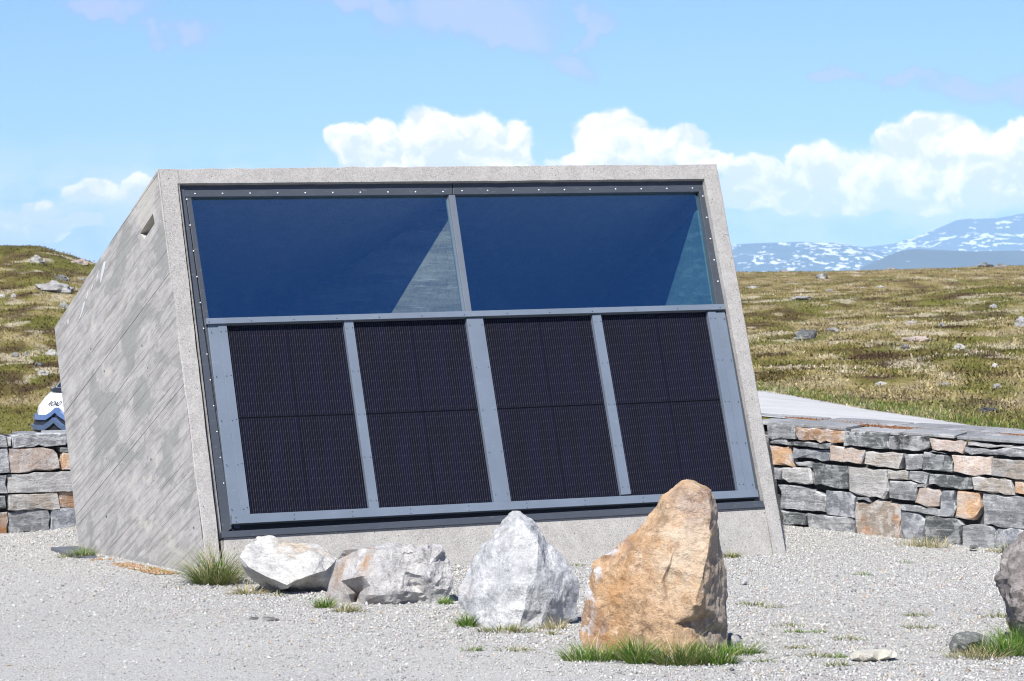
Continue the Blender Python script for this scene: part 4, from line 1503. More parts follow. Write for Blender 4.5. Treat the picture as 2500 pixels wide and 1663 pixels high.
def build_boulders():
    def paint_rust(x, y):
        rx = float(np.interp(y, [165, 500, 800, 1000, 1300], [1990, 1985, 1975, 1930, 1880]))
        lx = float(np.interp(y, [560, 700, 880, 1000, 1250], [1290, 1110, 1060, 1050, 1020]))
        fl = min(1, max(0, (x - rx + 25) / 60))
        ed = min(1, max(0, (lx + 95 - x) / 50)) if y > 600 else 0
        ir = max(0, 1 - abs(x - lx - 180) / 200) if y > 500 else 0
        pl = max(0, 1 - ((x - 1800) / 330) ** 2 - ((y - 640) / 620) ** 2)
        return (fl, ed, ir * 0.9, pl)

    def paint_stripe(x, y):
        st = max(0, 1 - abs(x - (1560 - (y - 330) * 0.35)) / 60) * (1 if 325 < y < 520 else 0)
        st = max(st, max(0, 1 - abs(x - 1400 + (y - 345) * 0.45) / 40) * 0.6 if y > 340 else 0)
        return (0, 0, max(st, 0.20 * min(1, max(0, (1640 - x) / 120))))
    G = 'boulders set in a row on the gravel'
    boulder('boulder', 'white angular boulder with dark underside, leftmost of the row before the building', (440, 1240, 3.367),
            [(620, 228, .30), (700, 226, .32), (770, 230, .33), (850, 268, .33), (950, 288, .33), (1080, 290, .35), (1160, 312, .34), (1215, 350, .30), (1290, 415, .22), (1270, 500, .20),
             (1215, 690, .18), (1000, 705, .12), (880, 712, .10), (780, 700, .10), (690, 655, .12), (600, 600, .12), (550, 550, .10), (505, 490, .06), (488, 405, .02), (520, 350, .10), (545, 310, .16), (590, 268, .22)],
            [(560, 488, -.13), (640, 530, -.20), (700, 560, -.24), (800, 600, -.29), (880, 640, -.32), (940, 600, -.27), (1090, 545, -.16), (1185, 518, -.06), (1165, 455, .04), (1205, 515, -.02), (1270, 445, .12),
             (740, 440, -.02), (760, 360, .12), (1060, 360, .12), (1140, 440, .02), (960, 440, -.06), (600, 380, .06), (880, 675, .0), (760, 660, .02), (1020, 660, .04)],
            23.1, 0.75, BM['white'], 1, 0.014, (0.012, 0.007), 0.006, group=G, soft=0.2)
    boulder('boulder', 'broad flat-topped white boulder with rusty stripe and rough pitted face, second in the row', (440, 1240, 3.367),
            [(1330, 325, .18), (1450, 318, .24), (1560, 300, .28), (1640, 288, .3), (1780, 286, .3), (1850, 303, .28), (1960, 303, .28), (2080, 293, .28), (2160, 312, .2), (2190, 400, .14), (2235, 520, .08), (2245, 600, .05), (2215, 740, .02),
             (2180, 800, .0), (2100, 820, -.05), (1850, 850, -.1), (1650, 852, -.1), (1500, 850, -.1), (1380, 848, -.04), (1260, 840, .02), (1195, 710, .06), (1240, 560, .10), (1290, 430, .14)],
            [(1345, 345, .06), (1480, 338, .02), (1560, 340, -.02), (1640, 345, -.04), (1800, 352, -.02), (1960, 350, -.02), (2150, 350, .03),
             (1500, 560, -.20), (1640, 560, -.22), (1650, 720, -.26), (1560, 640, -.22), (1385, 712, -.14), (1460, 700, .02), (1530, 715, -.24), (1450, 800, -.02), (1440, 745, .06), (1520, 770, -.2), (1400, 780, -.12),
             (1760, 470, -.10), (1850, 520, -.16), (1900, 470, -.02), (2050, 460, -.05), (2000, 560, -.16), (1900, 620, -.10), (2100, 600, -.08), (1800, 680, -.24), (2000, 700, -.12), (2130, 690, -.06), (1750, 800, -.2), (1320, 600, -.06)],
            22.3, 0.7, BM['marble'], 2, 0.014, (0.012, 0.020), 0.010, group=G, paint=paint_stripe, calm=1640)
    boulder('boulder', 'pale grey pyramid-shaped boulder with rounded peak, left of the tall orange one', (1080, 1140, 2.999),
            [(515, 320, .16), (570, 325, .16), (640, 360, .16), (690, 400, .15), (715, 450, .16), (790, 550, .17), (870, 630, .17), (920, 700, .16), (950, 780, .14), (1005, 870, .16), (1012, 980, .16), (985, 1120, .12), (880, 1165, .04),
             (700, 1195, -.26), (560, 1190, -.32), (400, 1190, -.27), (270, 1185, -.16), (200, 1125, -.02), (140, 1020, .1), (120, 900, .13), (160, 790, .16), (240, 640, .18), (290, 560, .18), (350, 530, .16), (380, 450, .15), (430, 390, .15)],
            [(560, 400, .02), (640, 470, -.06), (700, 490, -.02), (705, 560, -.10), (690, 800, -.26), (620, 880, -.32), (600, 1050, -.34), (640, 1130, -.26), (380, 560, -.02), (480, 650, -.14), (350, 760, -.08), (330, 940, -.18), (400, 1060, -.26), (280, 1080, -.14), (200, 960, .0),
             (520, 850, -.25), (760, 720, -.10), (850, 800, -.06), (800, 960, -.18), (740, 1060, -.22), (900, 1000, -.02), (880, 1110, -.03), (460, 480, .0)],
            20.5, 0.65, BM['pale'], 3, 0.014, (0.024, 0.007), 0.005, group=G)
    boulder('boulder', 'tall orange brown standing boulder with pale grey right flank, largest of the row', (1080, 1140, 2.999),
            [(1790, 92, .14), (1850, 92, .14), (1930, 130, .13), (1975, 165, .1), (1992, 230, .12), (2005, 290, .13), (2022, 400, .15), (2028, 560, .17), (2055, 680, .2), (2080, 760, .22), (2090, 1000, .22), (2095, 1200, .2), (2085, 1360, .16), (2000, 1410, .05),
             (1700, 1430, -.24), (1300, 1420, -.14), (1010, 1350, .06), (1005, 1180, .12), (1040, 1000, .12), (1050, 880, .12), (1090, 720, .13), (1180, 640, .13), (1280, 560, .12), (1400, 480, .11), (1500, 390, .1), (1560, 290, .1), (1610, 200, .1), (1700, 150, .12), (1750, 105, .13)],
            [(1800, 130, .02), (1940, 200, -.05), (1960, 320, -.08), (1958, 520, -.13), (1930, 700, -.18), (1890, 860, -.22), (1850, 1010, -.25), (1835, 1080, -.22), (1815, 1280, -.2), (1860, 1120, -.08), (1900, 1200, -.06), (1930, 1020, -.14), (1985, 900, -.04), (2010, 1100, .0), (1990, 1300, .0), (1980, 600, -.02), (2030, 800, .04),
             (1650, 260, -.02), (1620, 400, -.05), (1500, 520, -.05), (1700, 600, -.12), (1300, 680, -.02), (1150, 800, .02), (1120, 1000, .0), (1350, 900, -.10), (1600, 850, -.16), (1640, 840, -.12), (1750, 740, -.15), (1500, 1100, -.19), (1250, 1150, -.08), (1700, 1150, -.22), (1100, 1250, .02), (1400, 1320, -.16)],
            18.75, 0.6, BM['rust'], 4, 0.014, (0.014, 0.010), 0.008, group=G, paint=paint_rust)
    boulder('boulder', 'dark brownish grey boulder cut off by the right edge of the view', (1760, 1260, 3.185),
            [(2400, 100, .16), (2357, 108, .15), (2310, 130, .12), (2288, 190, .12), (2210, 250, .14), (2190, 330, .12), (2150, 460, .1), (2132, 500, .1), (2170, 590, .1), (2200, 700, .1), (2220, 830, .1), (2270, 900, .08), (2290, 1000, .06), (2450, 1010, .0), (2640, 1000, .06), (2720, 850, .12), (2760, 600, .16), (2740, 400, .18), (2650, 220, .18), (2520, 130, .18)],
            [(2330, 230, -.02), (2280, 330, -.08), (2240, 480, -.12), (2260, 600, -.18), (2300, 760, -.16), (2330, 860, -.14), (2380, 400, -.16), (2450, 600, -.24), (2450, 800, -.2), (2600, 500, -.14), (2600, 800, -.1), (2350, 560, -.20), (2420, 240, -.04), (2430, 930, -.1)],
            19.3, 0.7, BM['dark'], 5, 0.024, (0.026, 0.016), 0.014, group=G)
    boulder('stone', 'greenish grey stone lying beside the dark boulder at the right edge', (1760, 1260, 3.185),
            [(1785, 985, .05), (1800, 940, .06), (1850, 912, .08), (1920, 905, .1), (2000, 912, .1), (2060, 940, .1), (2095, 980, .08), (2060, 1030, .04), (1990, 1060, .0), (1880, 1070, -.04), (1800, 1062, -.02), (1778, 1035, .02)],
            [(1840, 950, -.03), (1940, 930, .0), (1930, 985, -.10), (1850, 1000, -.1), (1990, 975, -.06), (2020, 1010, -.04), (1900, 1035, -.1), (1960, 1020, .02)],
            18.72, 0.3, BM['green'], 6, 0.02, (0.012, 0.006), 0.006, cat='stone')
    boulder('stone', 'pale buff flat stone lying alone on the gravel at lower right', (1760, 1260, 3.185),
            [(1000, 1095, .04), (1010, 1065, .06), (1060, 1042, .1), (1150, 1030, .14), (1260, 1030, .14), (1340, 1042, .1), (1376, 1065, .06), (1370, 1092, .02), (1330, 1108, .0), (1220, 1120, .0), (1100, 1124, -.02), (1020, 1112, .0)],
            [(1080, 1070, -.02), (1180, 1060, .0), (1290, 1066, .0), (1180, 1095, -.08), (1300, 1092, -.05), (1070, 1100, -.06)],
            18.22, 0.22, BM['buff'], 7, 0.018, (0.008, 0.004), 0.003, cat='stone')
    boulder('stone', 'small grey stone half in the shadow behind the orange boulder', (1080, 1140, 2.999),
            [(2092, 1300, .0), (2095, 1240, .03), (2130, 1222, .05), (2170, 1240, .05), (2182, 1270, .03), (2172, 1302, .0), (2130, 1318, -.02)],
            [(2130, 1260, -.03), (2150, 1280, -.04)], 19.1, 0.15, BM['pale'], 8, 0.02, (0.006, 0.003), 0.003, cat='stone')
    boulder('stone', 'small dark stone among the grass at the foot of the orange boulder', (1080, 1140, 2.999),
            [(1508, 1380, .0), (1520, 1350, .03), (1570, 1338, .05), (1620, 1350, .04), (1625, 1390, .0), (1590, 1425, -.02), (1530, 1425, -.02)],
            [(1560, 1370, -.04), (1590, 1390, -.05)], 18.35, 0.12, BM['slate'], 9, 0.02, (0.006, 0.004), 0.003, cat='stone')
    boulder('stone', 'small grey pebble standing alone between orange boulder and building corner', (1760, 1260, 3.185),
            [(155, 520, .0), (172, 500, .02), (190, 470, .03), (207, 476, .03), (216, 524, .0), (180, 528, -.01)], [(192, 505, -.02)], 23.85, 0.1, BM['pale'], 10, 0.02, (0.004, 0.002), 0.002, cat='stone')
    boulder('stone', 'dark flat stone at the foot of the right wall', (1760, 1260, 3.185),
            [(1925, 245, .0), (1940, 226, .05), (1985, 222, .06), (2005, 232, .04), (2000, 252, .0), (1950, 258, -.02)], [(1965, 240, -.03)], 29.2, 0.2, BM['slate'], 11, 0.03, (0.006, 0.004), 0.003, cat='stone')
    boulder('slate_chip', 'smaller slate chip at the left of the pair on the gravel', (440, 1240, 3.367),
            [(558, 912, .0), (575, 896, .03), (640, 893, .04), (655, 905, .03), (640, 918, .0), (590, 922, -.02)], [(605, 907, -.01)], 20.85, 0.1, BM['slate'], 12, 0.02, (0.003, 0.002), 0.002, cat='stone')
    boulder('slate_chip', 'longer slate chip at the right of the pair on the gravel', (440, 1240, 3.367),
            [(668, 912, .0), (690, 893, .03), (760, 893, .05), (800, 905, .04), (822, 918, .02), (800, 934, .0), (720, 930, -.02)], [(740, 910, -.01), (790, 922, -.02)], 20.75, 0.12, BM['slate'], 13, 0.02, (0.003, 0.002), 0.002, cat='stone')


build_boulders()


# ------------------------------------------------------------------ rocks lying on the moor
def moor_rock(px, py, w, h, mat, label, seed, flat=False, name='moor_rock'):
    """px, py: foot of the rock in photo pixels; w, h: its size there"""
    p = on_terrain(px, py)
    k = p.y / FPX
    rx, rz = w * k / 2, h * k
    bm = bmesh.new()
    bmesh.ops.create_icosphere(bm, subdivisions=3, radius=1.0)
    so_ = Vector((seed * 2.3, seed * 5.1, seed))
    for v in bm.verts:
        q = v.co.copy()
        c1 = noise.voronoi(q * 1.3 + so_)[0]
        s = 0.92 + noise.fractal(q * 1.3 + so_, 1.0, 2.0, 5) * 0.42 + (c1[1] - c1[0]) * 0.34 - 0.14
        q *= s
        q.z = max(q.z, -0.35)
        v.co = Vector((q.x * rx, q.y * rx * 0.75, q.z * rz * 0.85 + rz * (0.0 if flat else 0.05)))
    me = bpy.data.meshes.new(name)
    bm.to_mesh(me)
    bm.free()
    o = link(name, me, mat, None, p)
    o.rotation_euler = (0, 0, random.uniform(-0.25, 0.25))
    tag(o, label, 'rock', 'rocks scattered on the moor')


R_, R_p, R_d, R_o = BM['moor'], BM['moorp'], BM['moord'], BM['mooro']
ROCKS = [
    (90, 641, 42, 20, R_p, 'pale rounded rock near the top of the left hill'), (196, 645, 44, 15, R_o, 'pinkish outcrop on the skyline of the left hill beside the building'),
    (138, 710, 96, 26, R_, 'long cracked grey rock midway up the left hill'), (152, 685, 46, 16, R_, 'grey rock perched behind the long cracked rock on the left hill'),
    (202, 686, 16, 10, R_, 'small grey rock just left of the building roofline'), (126, 868, 28, 18, R_p, 'pale slanting rock next to the side wall edge'),
    (157, 751, 26, 14, R_d, 'dark grey rock beside the low roof corner'), (107, 915, 34, 13, R_p, 'flat pale rock on the left slope above the van'),
    (4, 727, 24, 12, R_p, 'pale lichen rock at the left edge of the hill'), (33, 725, 14, 9, R_p, 'small cream rock right of the pale lichen rock'),
    (38, 872, 26, 14, R_, 'pinkish grey rock low on the left slope'), (62, 868, 12, 14, R_, 'small upright rock low on the left slope'), (95, 892, 24, 10, R_, 'low grey slab on the left slope under the slanting rock'),
    (2007, 681, 32, 17, R_d, 'pointed grey rock just below the right skyline'), (1837, 703, 36, 6, R_p, 'flat pale slab near the building edge on the right moor'),
    (1952, 732, 60, 12, R_, 'low grey outcrop high on the right moor'), (2025, 711, 22, 7, R_, 'small flat grey rock right of the low outcrop'),
    (2149, 703, 22, 8, R_p, 'small pale greenish rock in the straw grass near the skyline'), (2426, 752, 24, 11, R_, 'small grey rock at the far right of the upper moor'),
    (2494, 796, 44, 25, R_, 'rounded grey rock at the right edge of the moor'), (2224, 791, 36, 9, R_p, 'flat whitish slab in the middle of the right moor'),
    (2298, 798, 20, 11, R_, 'small tilted grey rock right of the whitish slab'), (1964, 829, 60, 30, R_d, 'black and pale lichen-covered rock, largest near the building on the right moor'),
    (2033, 809, 40, 11, R_, 'low pale grey rock right of the lichen-covered rock'), (2240, 833, 74, 15, R_o, 'long flat rock with an orange left end'),
    (2208, 853, 26, 13, R_, 'grey rock just below the long orange-ended rock'), (2341, 852, 30, 15, R_p, 'bright white rock on the right moor'),
    (2429, 897, 20, 12, R_p, 'small white rock below and right of the bright white rock'), (2434, 950, 32, 14, R_, 'grey rock on the lower right moor'),
    (2411, 1010, 58, 19, R_d, 'broad bluish grey rock close above the road verge'), (2151, 940, 34, 9, R_p, 'flat cream slab on the lower right moor'),
    (2311, 942, 36, 9, R_, 'flat grey slab left of the lower grey rock'), (2245, 878, 16, 9, R_d, 'small dark rock below the grey rock in the middle of the moor'),
    (2178, 659, 26, 9, R_, 'small rock breaking the right skyline'), (2406, 652, 40, 12, R_d, 'dark domed rock on the right skyline'), (2442, 652, 32, 10, R_, 'jagged rock on the right skyline next to the dark domed one'),
    (1915, 664, 36, 7, R_, 'low rocks on the skyline nearest the building'), (2168, 1007, 14, 6, R_p, 'pale stone lying in the road verge grass'),
]
for i, (x, y, w, h, mt, lb) in enumerate(ROCKS):
    moor_rock(x, y, w, h, mt, lb, i + 3, h < 10)


# ------------------------------------------------------------------ plants
TINT = tint_mat('grass_blades', 0.7, 0.25)
TINT_HEATH = tint_mat('heath_leaves', 0.85, 0.12)


def blades(base_pts, dirs, lens, widths, cols, droop, rng):
    """curved tapering blades; returns verts, faces (tris), per-vert colours"""
    n = len(base_pts)
    side = np.cross(dirs, np.array([0, 0, 1.0]))
    ln = np.linalg.norm(side, axis=1, keepdims=True)
    rnds = rng.normal(size=(n, 3)) * np.array([1, 1, 0.1])
    rnds /= np.linalg.norm(rnds, axis=1, keepdims=True)
    side = np.where(ln > 0.15, side / np.maximum(ln, 1e-6), rnds)
    side = side * 0.6 + rnds * 0.4
    side /= np.linalg.norm(side, axis=1, keepdims=True)
    outw = dirs * np.array([1, 1, 0])
    V = np.zeros((n, 7, 3))
    for k, t in enumerate((0.0, 0.4, 0.75, 1.0)):
        c = base_pts + dirs * (lens * t)[:, None] + outw * (lens * droop * t * t)[:, None] - np.array([0, 0, 1.0]) * (lens * droop * 0.5 * t * t)[:, None]
        w = (widths * (1 - t * 0.75))[:, None] * side * 0.5
        if k < 3:
            V[:, 2 * k] = c - w
            V[:, 2 * k + 1] = c + w
        else:
            V[:, 6] = c
    f = np.array([[0, 1, 3], [0, 3, 2], [2, 3, 5], [2, 5, 4], [4, 5, 6]])
    F = (np.arange(n)[:, None, None] * 7 + f[None]).reshape(-1, 3)
    return V.reshape(-1, 3), F, np.repeat(cols, 7, axis=0)


GREENS = np.array([(0.13, 0.27, 0.035), (0.17, 0.31, 0.045), (0.10, 0.21, 0.03), (0.22, 0.31, 0.06)])
OLIVE = np.array([(0.21, 0.25, 0.06), (0.16, 0.20, 0.045), (0.29, 0.29, 0.09), (0.13, 0.19, 0.04)])
STRAW = np.array([(0.60, 0.52, 0.31), (0.50, 0.43, 0.24), (0.42, 0.37, 0.17), (0.64, 0.58, 0.39)])


def tuft(px, py, rad, h, n, pal, label, seed, straw=0.1, splay=0.6, rx=1.0, wid=0.006, cat='grass tuft', group=None, name='grass_tuft'):
    rng = np.random.default_rng(seed)
    p = on_z(px, py, 0.0)
    for _ in range(3):
        z = float(gravel_z(np.array([p.x]), np.array([p.y]))[0])
        p = on_z(px, py, z)
    a = rng.uniform(0, 2 * math.pi, n)
    r = np.sqrt(rng.uniform(0, 1, n)) * rad
    bp = np.stack([np.cos(a) * r * rx, np.sin(a) * r, np.zeros(n)], -1)
    out = np.stack([np.cos(a) * (r / rad) * splay + rng.normal(0, 0.30, n), np.sin(a) * (r / rad) * splay + rng.normal(0, 0.30, n), np.ones(n)], -1)
    out /= np.linalg.norm(out, axis=1, keepdims=True)
    ln = h * 1.3 * rng.uniform(0.4, 1.45, n) * (1.0 - 0.35 * (r / rad))
    col = pal[rng.integers(0, len(pal), n)] * rng.uniform(0.8, 1.2, (n, 1))
    isst = rng.uniform(0, 1, n) < straw
    col = np.where(isst[:, None], STRAW[rng.integers(0, len(STRAW), n)], col)
    ln = np.where(isst, ln * 1.25, ln)
    V, F, C = blades(bp, out, ln, np.full(n, wid) * rng.uniform(0.6, 1.3, n), col, 0.55, rng)
    o = np_mesh(name, V, F, TINT, None, C)
    o.location = p
    return tag(o, label, cat, group)


GT = 'grass tufts on the gravel'
TUFTS = [
    (527, 1426, 0.15, 0.30, 1000, np.concatenate([GREENS, OLIVE]), 'large bushy grass tuft with pale stalks at the left front building corner', 0.30, 0.95, 1.15),
    (205, 1362, 0.07, 0.13, 260, GREENS, 'green grass tuft at the foot of the board-marked side wall', 0.15, 0.7, 1.1), (180, 1362, 0.10, 0.07, 160, OLIVE, 'low olive grass fringe in front of the dark grating', 0.3, 0.8, 1.5),
    (793, 1484, 0.07, 0.10, 220, GREENS, 'green grass tuft at the left foot of the flat-topped boulder', 0.1, 0.7, 1.0), (851, 1494, 0.09, 0.07, 200, OLIVE, 'yellowish low grass under the notch of the flat-topped boulder', 0.35, 0.9, 1.3),
    (1087, 1475, 0.05, 0.07, 130, GREENS, 'small green tuft at the right foot of the flat-topped boulder', 0.05, 0.6, 1.0), (1142, 1530, 0.07, 0.11, 240, GREENS, 'bright green tuft at the left foot of the pale pyramid boulder', 0.08, 0.6, 1.0),
    (1238, 1543, 0.12, 0.07, 260, OLIVE, 'sparse olive grass along the front foot of the pale pyramid boulder', 0.35, 0.9, 1.8), (1355, 1536, 0.07, 0.09, 120, STRAW, 'dry straw tuft at the right foot of the pale pyramid boulder', 0.5, 0.8, 1.2),
    (1345, 1550, 0.04, 0.04, 60, OLIVE, 'tiny olive sprig between pyramid boulder and orange boulder', 0.3, 0.9, 1.6), (605, 1450, 0.12, 0.10, 150, STRAW, 'dry straw grass under the white angular boulder', 0.6, 1.1, 1.4),
    (588, 1452, 0.05, 0.06, 90, OLIVE, 'short olive tuft left of the dry straw under the white boulder', 0.2, 0.8, 1.2), (678, 1456, 0.04, 0.05, 50, OLIVE, 'tiny tuft in front of the white angular boulder', 0.3, 0.9, 1.2),
    (1445, 1612, 0.13, 0.13, 480, GREENS, 'green grass at the left foot of the orange boulder', 0.10, 0.6, 1.5), (1500, 1612, 0.05, 0.07, 120, OLIVE, 'short grass between the two tufts in front of the orange boulder', 0.25, 0.7, 1.3),
    (1556, 1618, 0.09, 0.19, 460, GREENS, 'tall bright green tuft in front of the orange boulder', 0.12, 0.45, 1.0), (1660, 1622, 0.12, 0.17, 560, np.concatenate([GREENS, OLIVE]), 'wide grass tuft with stalks right of the small dark stone', 0.18, 0.7, 1.3),
    (1740, 1620, 0.12, 0.15, 480, GREENS, 'green grass under the grey flank of the orange boulder', 0.10, 0.6, 1.3), (1806, 1597, 0.10, 0.10, 340, GREENS, 'low spreading grass right of the orange boulder', 0.12, 0.8, 1.4),
    (1787, 1362, 0.06, 0.08, 160, OLIVE, 'olive tuft against the concrete base right of the orange boulder', 0.2, 0.5, 1.2), (2258, 1336, 0.16, 0.12, 360, np.concatenate([OLIVE, STRAW]), 'wide pale yellow tuft at the foot of the right stone wall', 0.45, 0.6, 1.8),
    (2462, 1352, 0.09, 0.13, 220, OLIVE, 'olive tuft by the wall beside the dark boulder', 0.2, 0.6, 1.1), (2420, 1347, 0.06, 0.05, 70, STRAW, 'small dry tuft by the wall left of the dark boulder', 0.4, 0.8, 1.3),
    (2440, 1600, 0.12, 0.17, 480, GREENS, 'bright green grass under the dark boulder at the right edge', 0.08, 0.7, 1.3), (2490, 1585, 0.10, 0.20, 300, GREENS, 'dark shaded grass below the dark boulder', 0.05, 0.5, 1.2),
    (2385, 1607, 0.13, 0.08, 300, np.concatenate([OLIVE, STRAW]), 'pale grass in front of the greenish grey stone', 0.35, 0.9, 1.6),
]
for i, (x, y, r, h, n, pal, lb, st, spl, rx) in enumerate(TUFTS):
    tuft(x, y, r, h, n, pal, lb, 100 + i, st, spl, rx, group=GT)
SPRIGS = [(2211, 1375, 'small dark sprig midway between wall and flat buff stone'), (2240, 1505, 'spread-out sprig in the middle of the right gravel'), (1928, 1530, 'sprig pair left of the watery gravel centre, nearer the orange boulder'),
          (1943, 1545, 'low sprig just below the sprig pair right of the orange boulder'), (1945, 1583, 'wide green sprig right of the orange boulder grass'), (2000, 1604, 'flat olive sprig left of the flat buff stone'),
          (2043, 1606, 'small olive sprig touching the flat buff stone on its left'), (2040, 1626, 'green sprig in front of the flat buff stone'), (2070, 1562, 'green sprig behind the flat buff stone'),
          (2106, 1405, 'tiny sprig between pebble and wall'), (1883, 1484, 'tiny olive sprig right of the orange boulder peak shadow'), (1832, 1478, 'tiny straw sprig close to the orange boulder flank'),
          (2000, 1545, 'thin sprig right of the sprig pair'), (2242, 1535, 'thin olive sprig below the spread-out sprig'), (1258, 1589, 'low green sprig on the gravel before the pyramid boulder'), (1150, 1589, 'faint sprig on the gravel left of the orange boulder'),
          (1405, 1382, 'yellow moss sprig behind the gap between the two tall boulders'), (2440, 1507, 'faint sprig left of the dark boulder'), (1868, 1616, 'olive sprig low on the gravel right of the orange boulder')]
for i, (x, y, lb) in enumerate(SPRIGS):
    tuft(x, y, 0.05 + 0.02 * (i % 3), 0.035 + 0.012 * (i % 2), 70 + 20 * (i % 3), OLIVE if i % 3 else GREENS, lb, 300 + i, 0.15, 1.0, 1.5, cat='grass sprig', group='grass sprigs on the gravel')


def build_heath():
    """low clumps of heath over the moor, too many to count"""
    rng = np.random.default_rng(11)
    us, rs = [], []
    for (u0, u1, n, rmin) in ((-700, 400, 26000, None), (1700, 2950, 52000, None), (400, 1700, 1500, None)):
        u = rng.uniform(u0, u1, n)
        r0 = np.interp(u, *U_R0)
        r1 = np.interp(u, *U_R1)
        r = r0 + 0.4 + (r1 - r0) * rng.uniform(0, 1, n) ** 1.5 * 1.02
        us.append(u)
        rs.append(r)
    u, r = np.concatenate(us), np.concatenate(rs)
    x = (u - 1250) / FPX * r
    z = height(u, r)
    n = len(u)
    keep = fbm(x, r, 0.5, 3, 91) + rng.normal(0, 0.25, n) > -0.45
    cc = moor_color(x, r, u) * rng.uniform(0.75, 1.2, (n, 1))
    K = 9
    sz = rng.uniform(0.045, 0.11, n)
    a = rng.uniform(0, 2 * math.pi, (n, K))
    rad = np.sqrt(rng.uniform(0, 1, (n, K)))
    bx = x[:, None] + np.cos(a) * rad * sz[:, None] * 2.6
    by = r[:, None] + np.sin(a) * rad * sz[:, None] * 2.0
    bz = z[:, None] - 0.02 + 0 * a
    top = np.stack([np.cos(a) * rad * 0.35, np.sin(a) * rad * 0.35, (1.1 - rad * 0.7)], -1) * sz[:, None, None] * rng.uniform(0.5, 1.1, (n, K, 1))
    top += rng.normal(0, 0.25, (n, K, 3)) * sz[:, None, None]
    top[..., 2] = np.abs(top[..., 2]) * 0.8
    w = rng.normal(0, 1, (n, K, 3)) * np.array([1, 1, 0.3])
    w /= np.linalg.norm(w, axis=-1, keepdims=True)
    w *= sz[:, None, None] * rng.uniform(0.10, 0.22, (n, K, 1))
    b = np.stack([bx, by, bz], -1)
    V = np.stack([b - w, b + w, b + top + w * 0.7, b + top - w * 0.7], 2)
    col = cc[:, None, :] * rng.uniform(0.7, 1.25, (n, K, 1))
    col = np.repeat(col[:, :, None, :], 4, axis=2)
    V, col = V[keep].reshape(-1, 3), col[keep].reshape(-1, 3)
    F = np.arange(len(V)).reshape(-1, 4)
    o = np_mesh('heath_plants', V, F, TINT_HEATH, None, np.clip(col, 0, 1))
    tag(o, 'low heather, crowberry and dry grass covering the moor', None, None, 'stuff')
    # verge
    n = 9000
    u = rng.uniform(1650, 3100, n)
    r0 = np.interp(u, *U_R0)
    r = r0 + np.abs(rng.normal(0, 1, n)) * 0.85 - 0.25 * rng.uniform(0, 1, n) ** 2
    x = (u - 1250) / FPX * r
    z = height(u, r) - 0.02
    bp = np.stack([x, r, z], -1)
    d = np.stack([rng.normal(0, 0.35, n), rng.normal(0, 0.35, n), np.ones(n)], -1)
    d /= np.linalg.norm(d, axis=1, keepdims=True)
    pal = np.concatenate([GREENS, OLIVE, STRAW[:2]])
    col = pal[rng.integers(0, len(pal), n)] * rng.uniform(0.8, 1.15, (n, 1))
    V, F, C = blades(bp, d, rng.uniform(0.05, 0.17, n), rng.uniform(0.008, 0.018, n), col, 0.3, rng)
    o = np_mesh('verge_grass', V, F, TINT, None, np.clip(C, 0, 1))
    tag(o, 'green grass verge along the far side of the road', None, None, 'stuff')


build_heath()


# ------------------------------------------------------------------ loose gravel and moss crumbs
def lumps(name, label, P, R, C, flat, seed, mat):
    rng = np.random.default_rng(seed)
    n = len(P)
    base = np.array([(1, 0, 0), (-0.5, 0.87, 0), (-0.5, -0.87, 0), (0, 0, 1), (0.3, 0.2, -0.8)], dtype=float)
    v = base[None] + rng.normal(0, 0.22, (n, 5, 3))
    a = rng.uniform(0, 2 * math.pi, n)
    c, s = np.cos(a), np.sin(a)
    x = v[..., 0] * c[:, None] - v[..., 1] * s[:, None]
    y = v[..., 0] * s[:, None] + v[..., 1] * c[:, None]
    V = np.stack([x, y, v[..., 2] * flat], -1) * R[:, None, None] + P[:, None, :]
    f = np.array([[0, 1, 3], [1, 2, 3], [2, 0, 3], [1, 0, 4], [2, 1, 4], [0, 2, 4]])
    F = (np.arange(n)[:, None, None] * 5 + f[None]).reshape(-1, 3)
    o = np_mesh(name, V.reshape(-1, 3), F, mat, None, np.repeat(C, 5, axis=0))
    return tag(o, label, None, None, 'stuff')


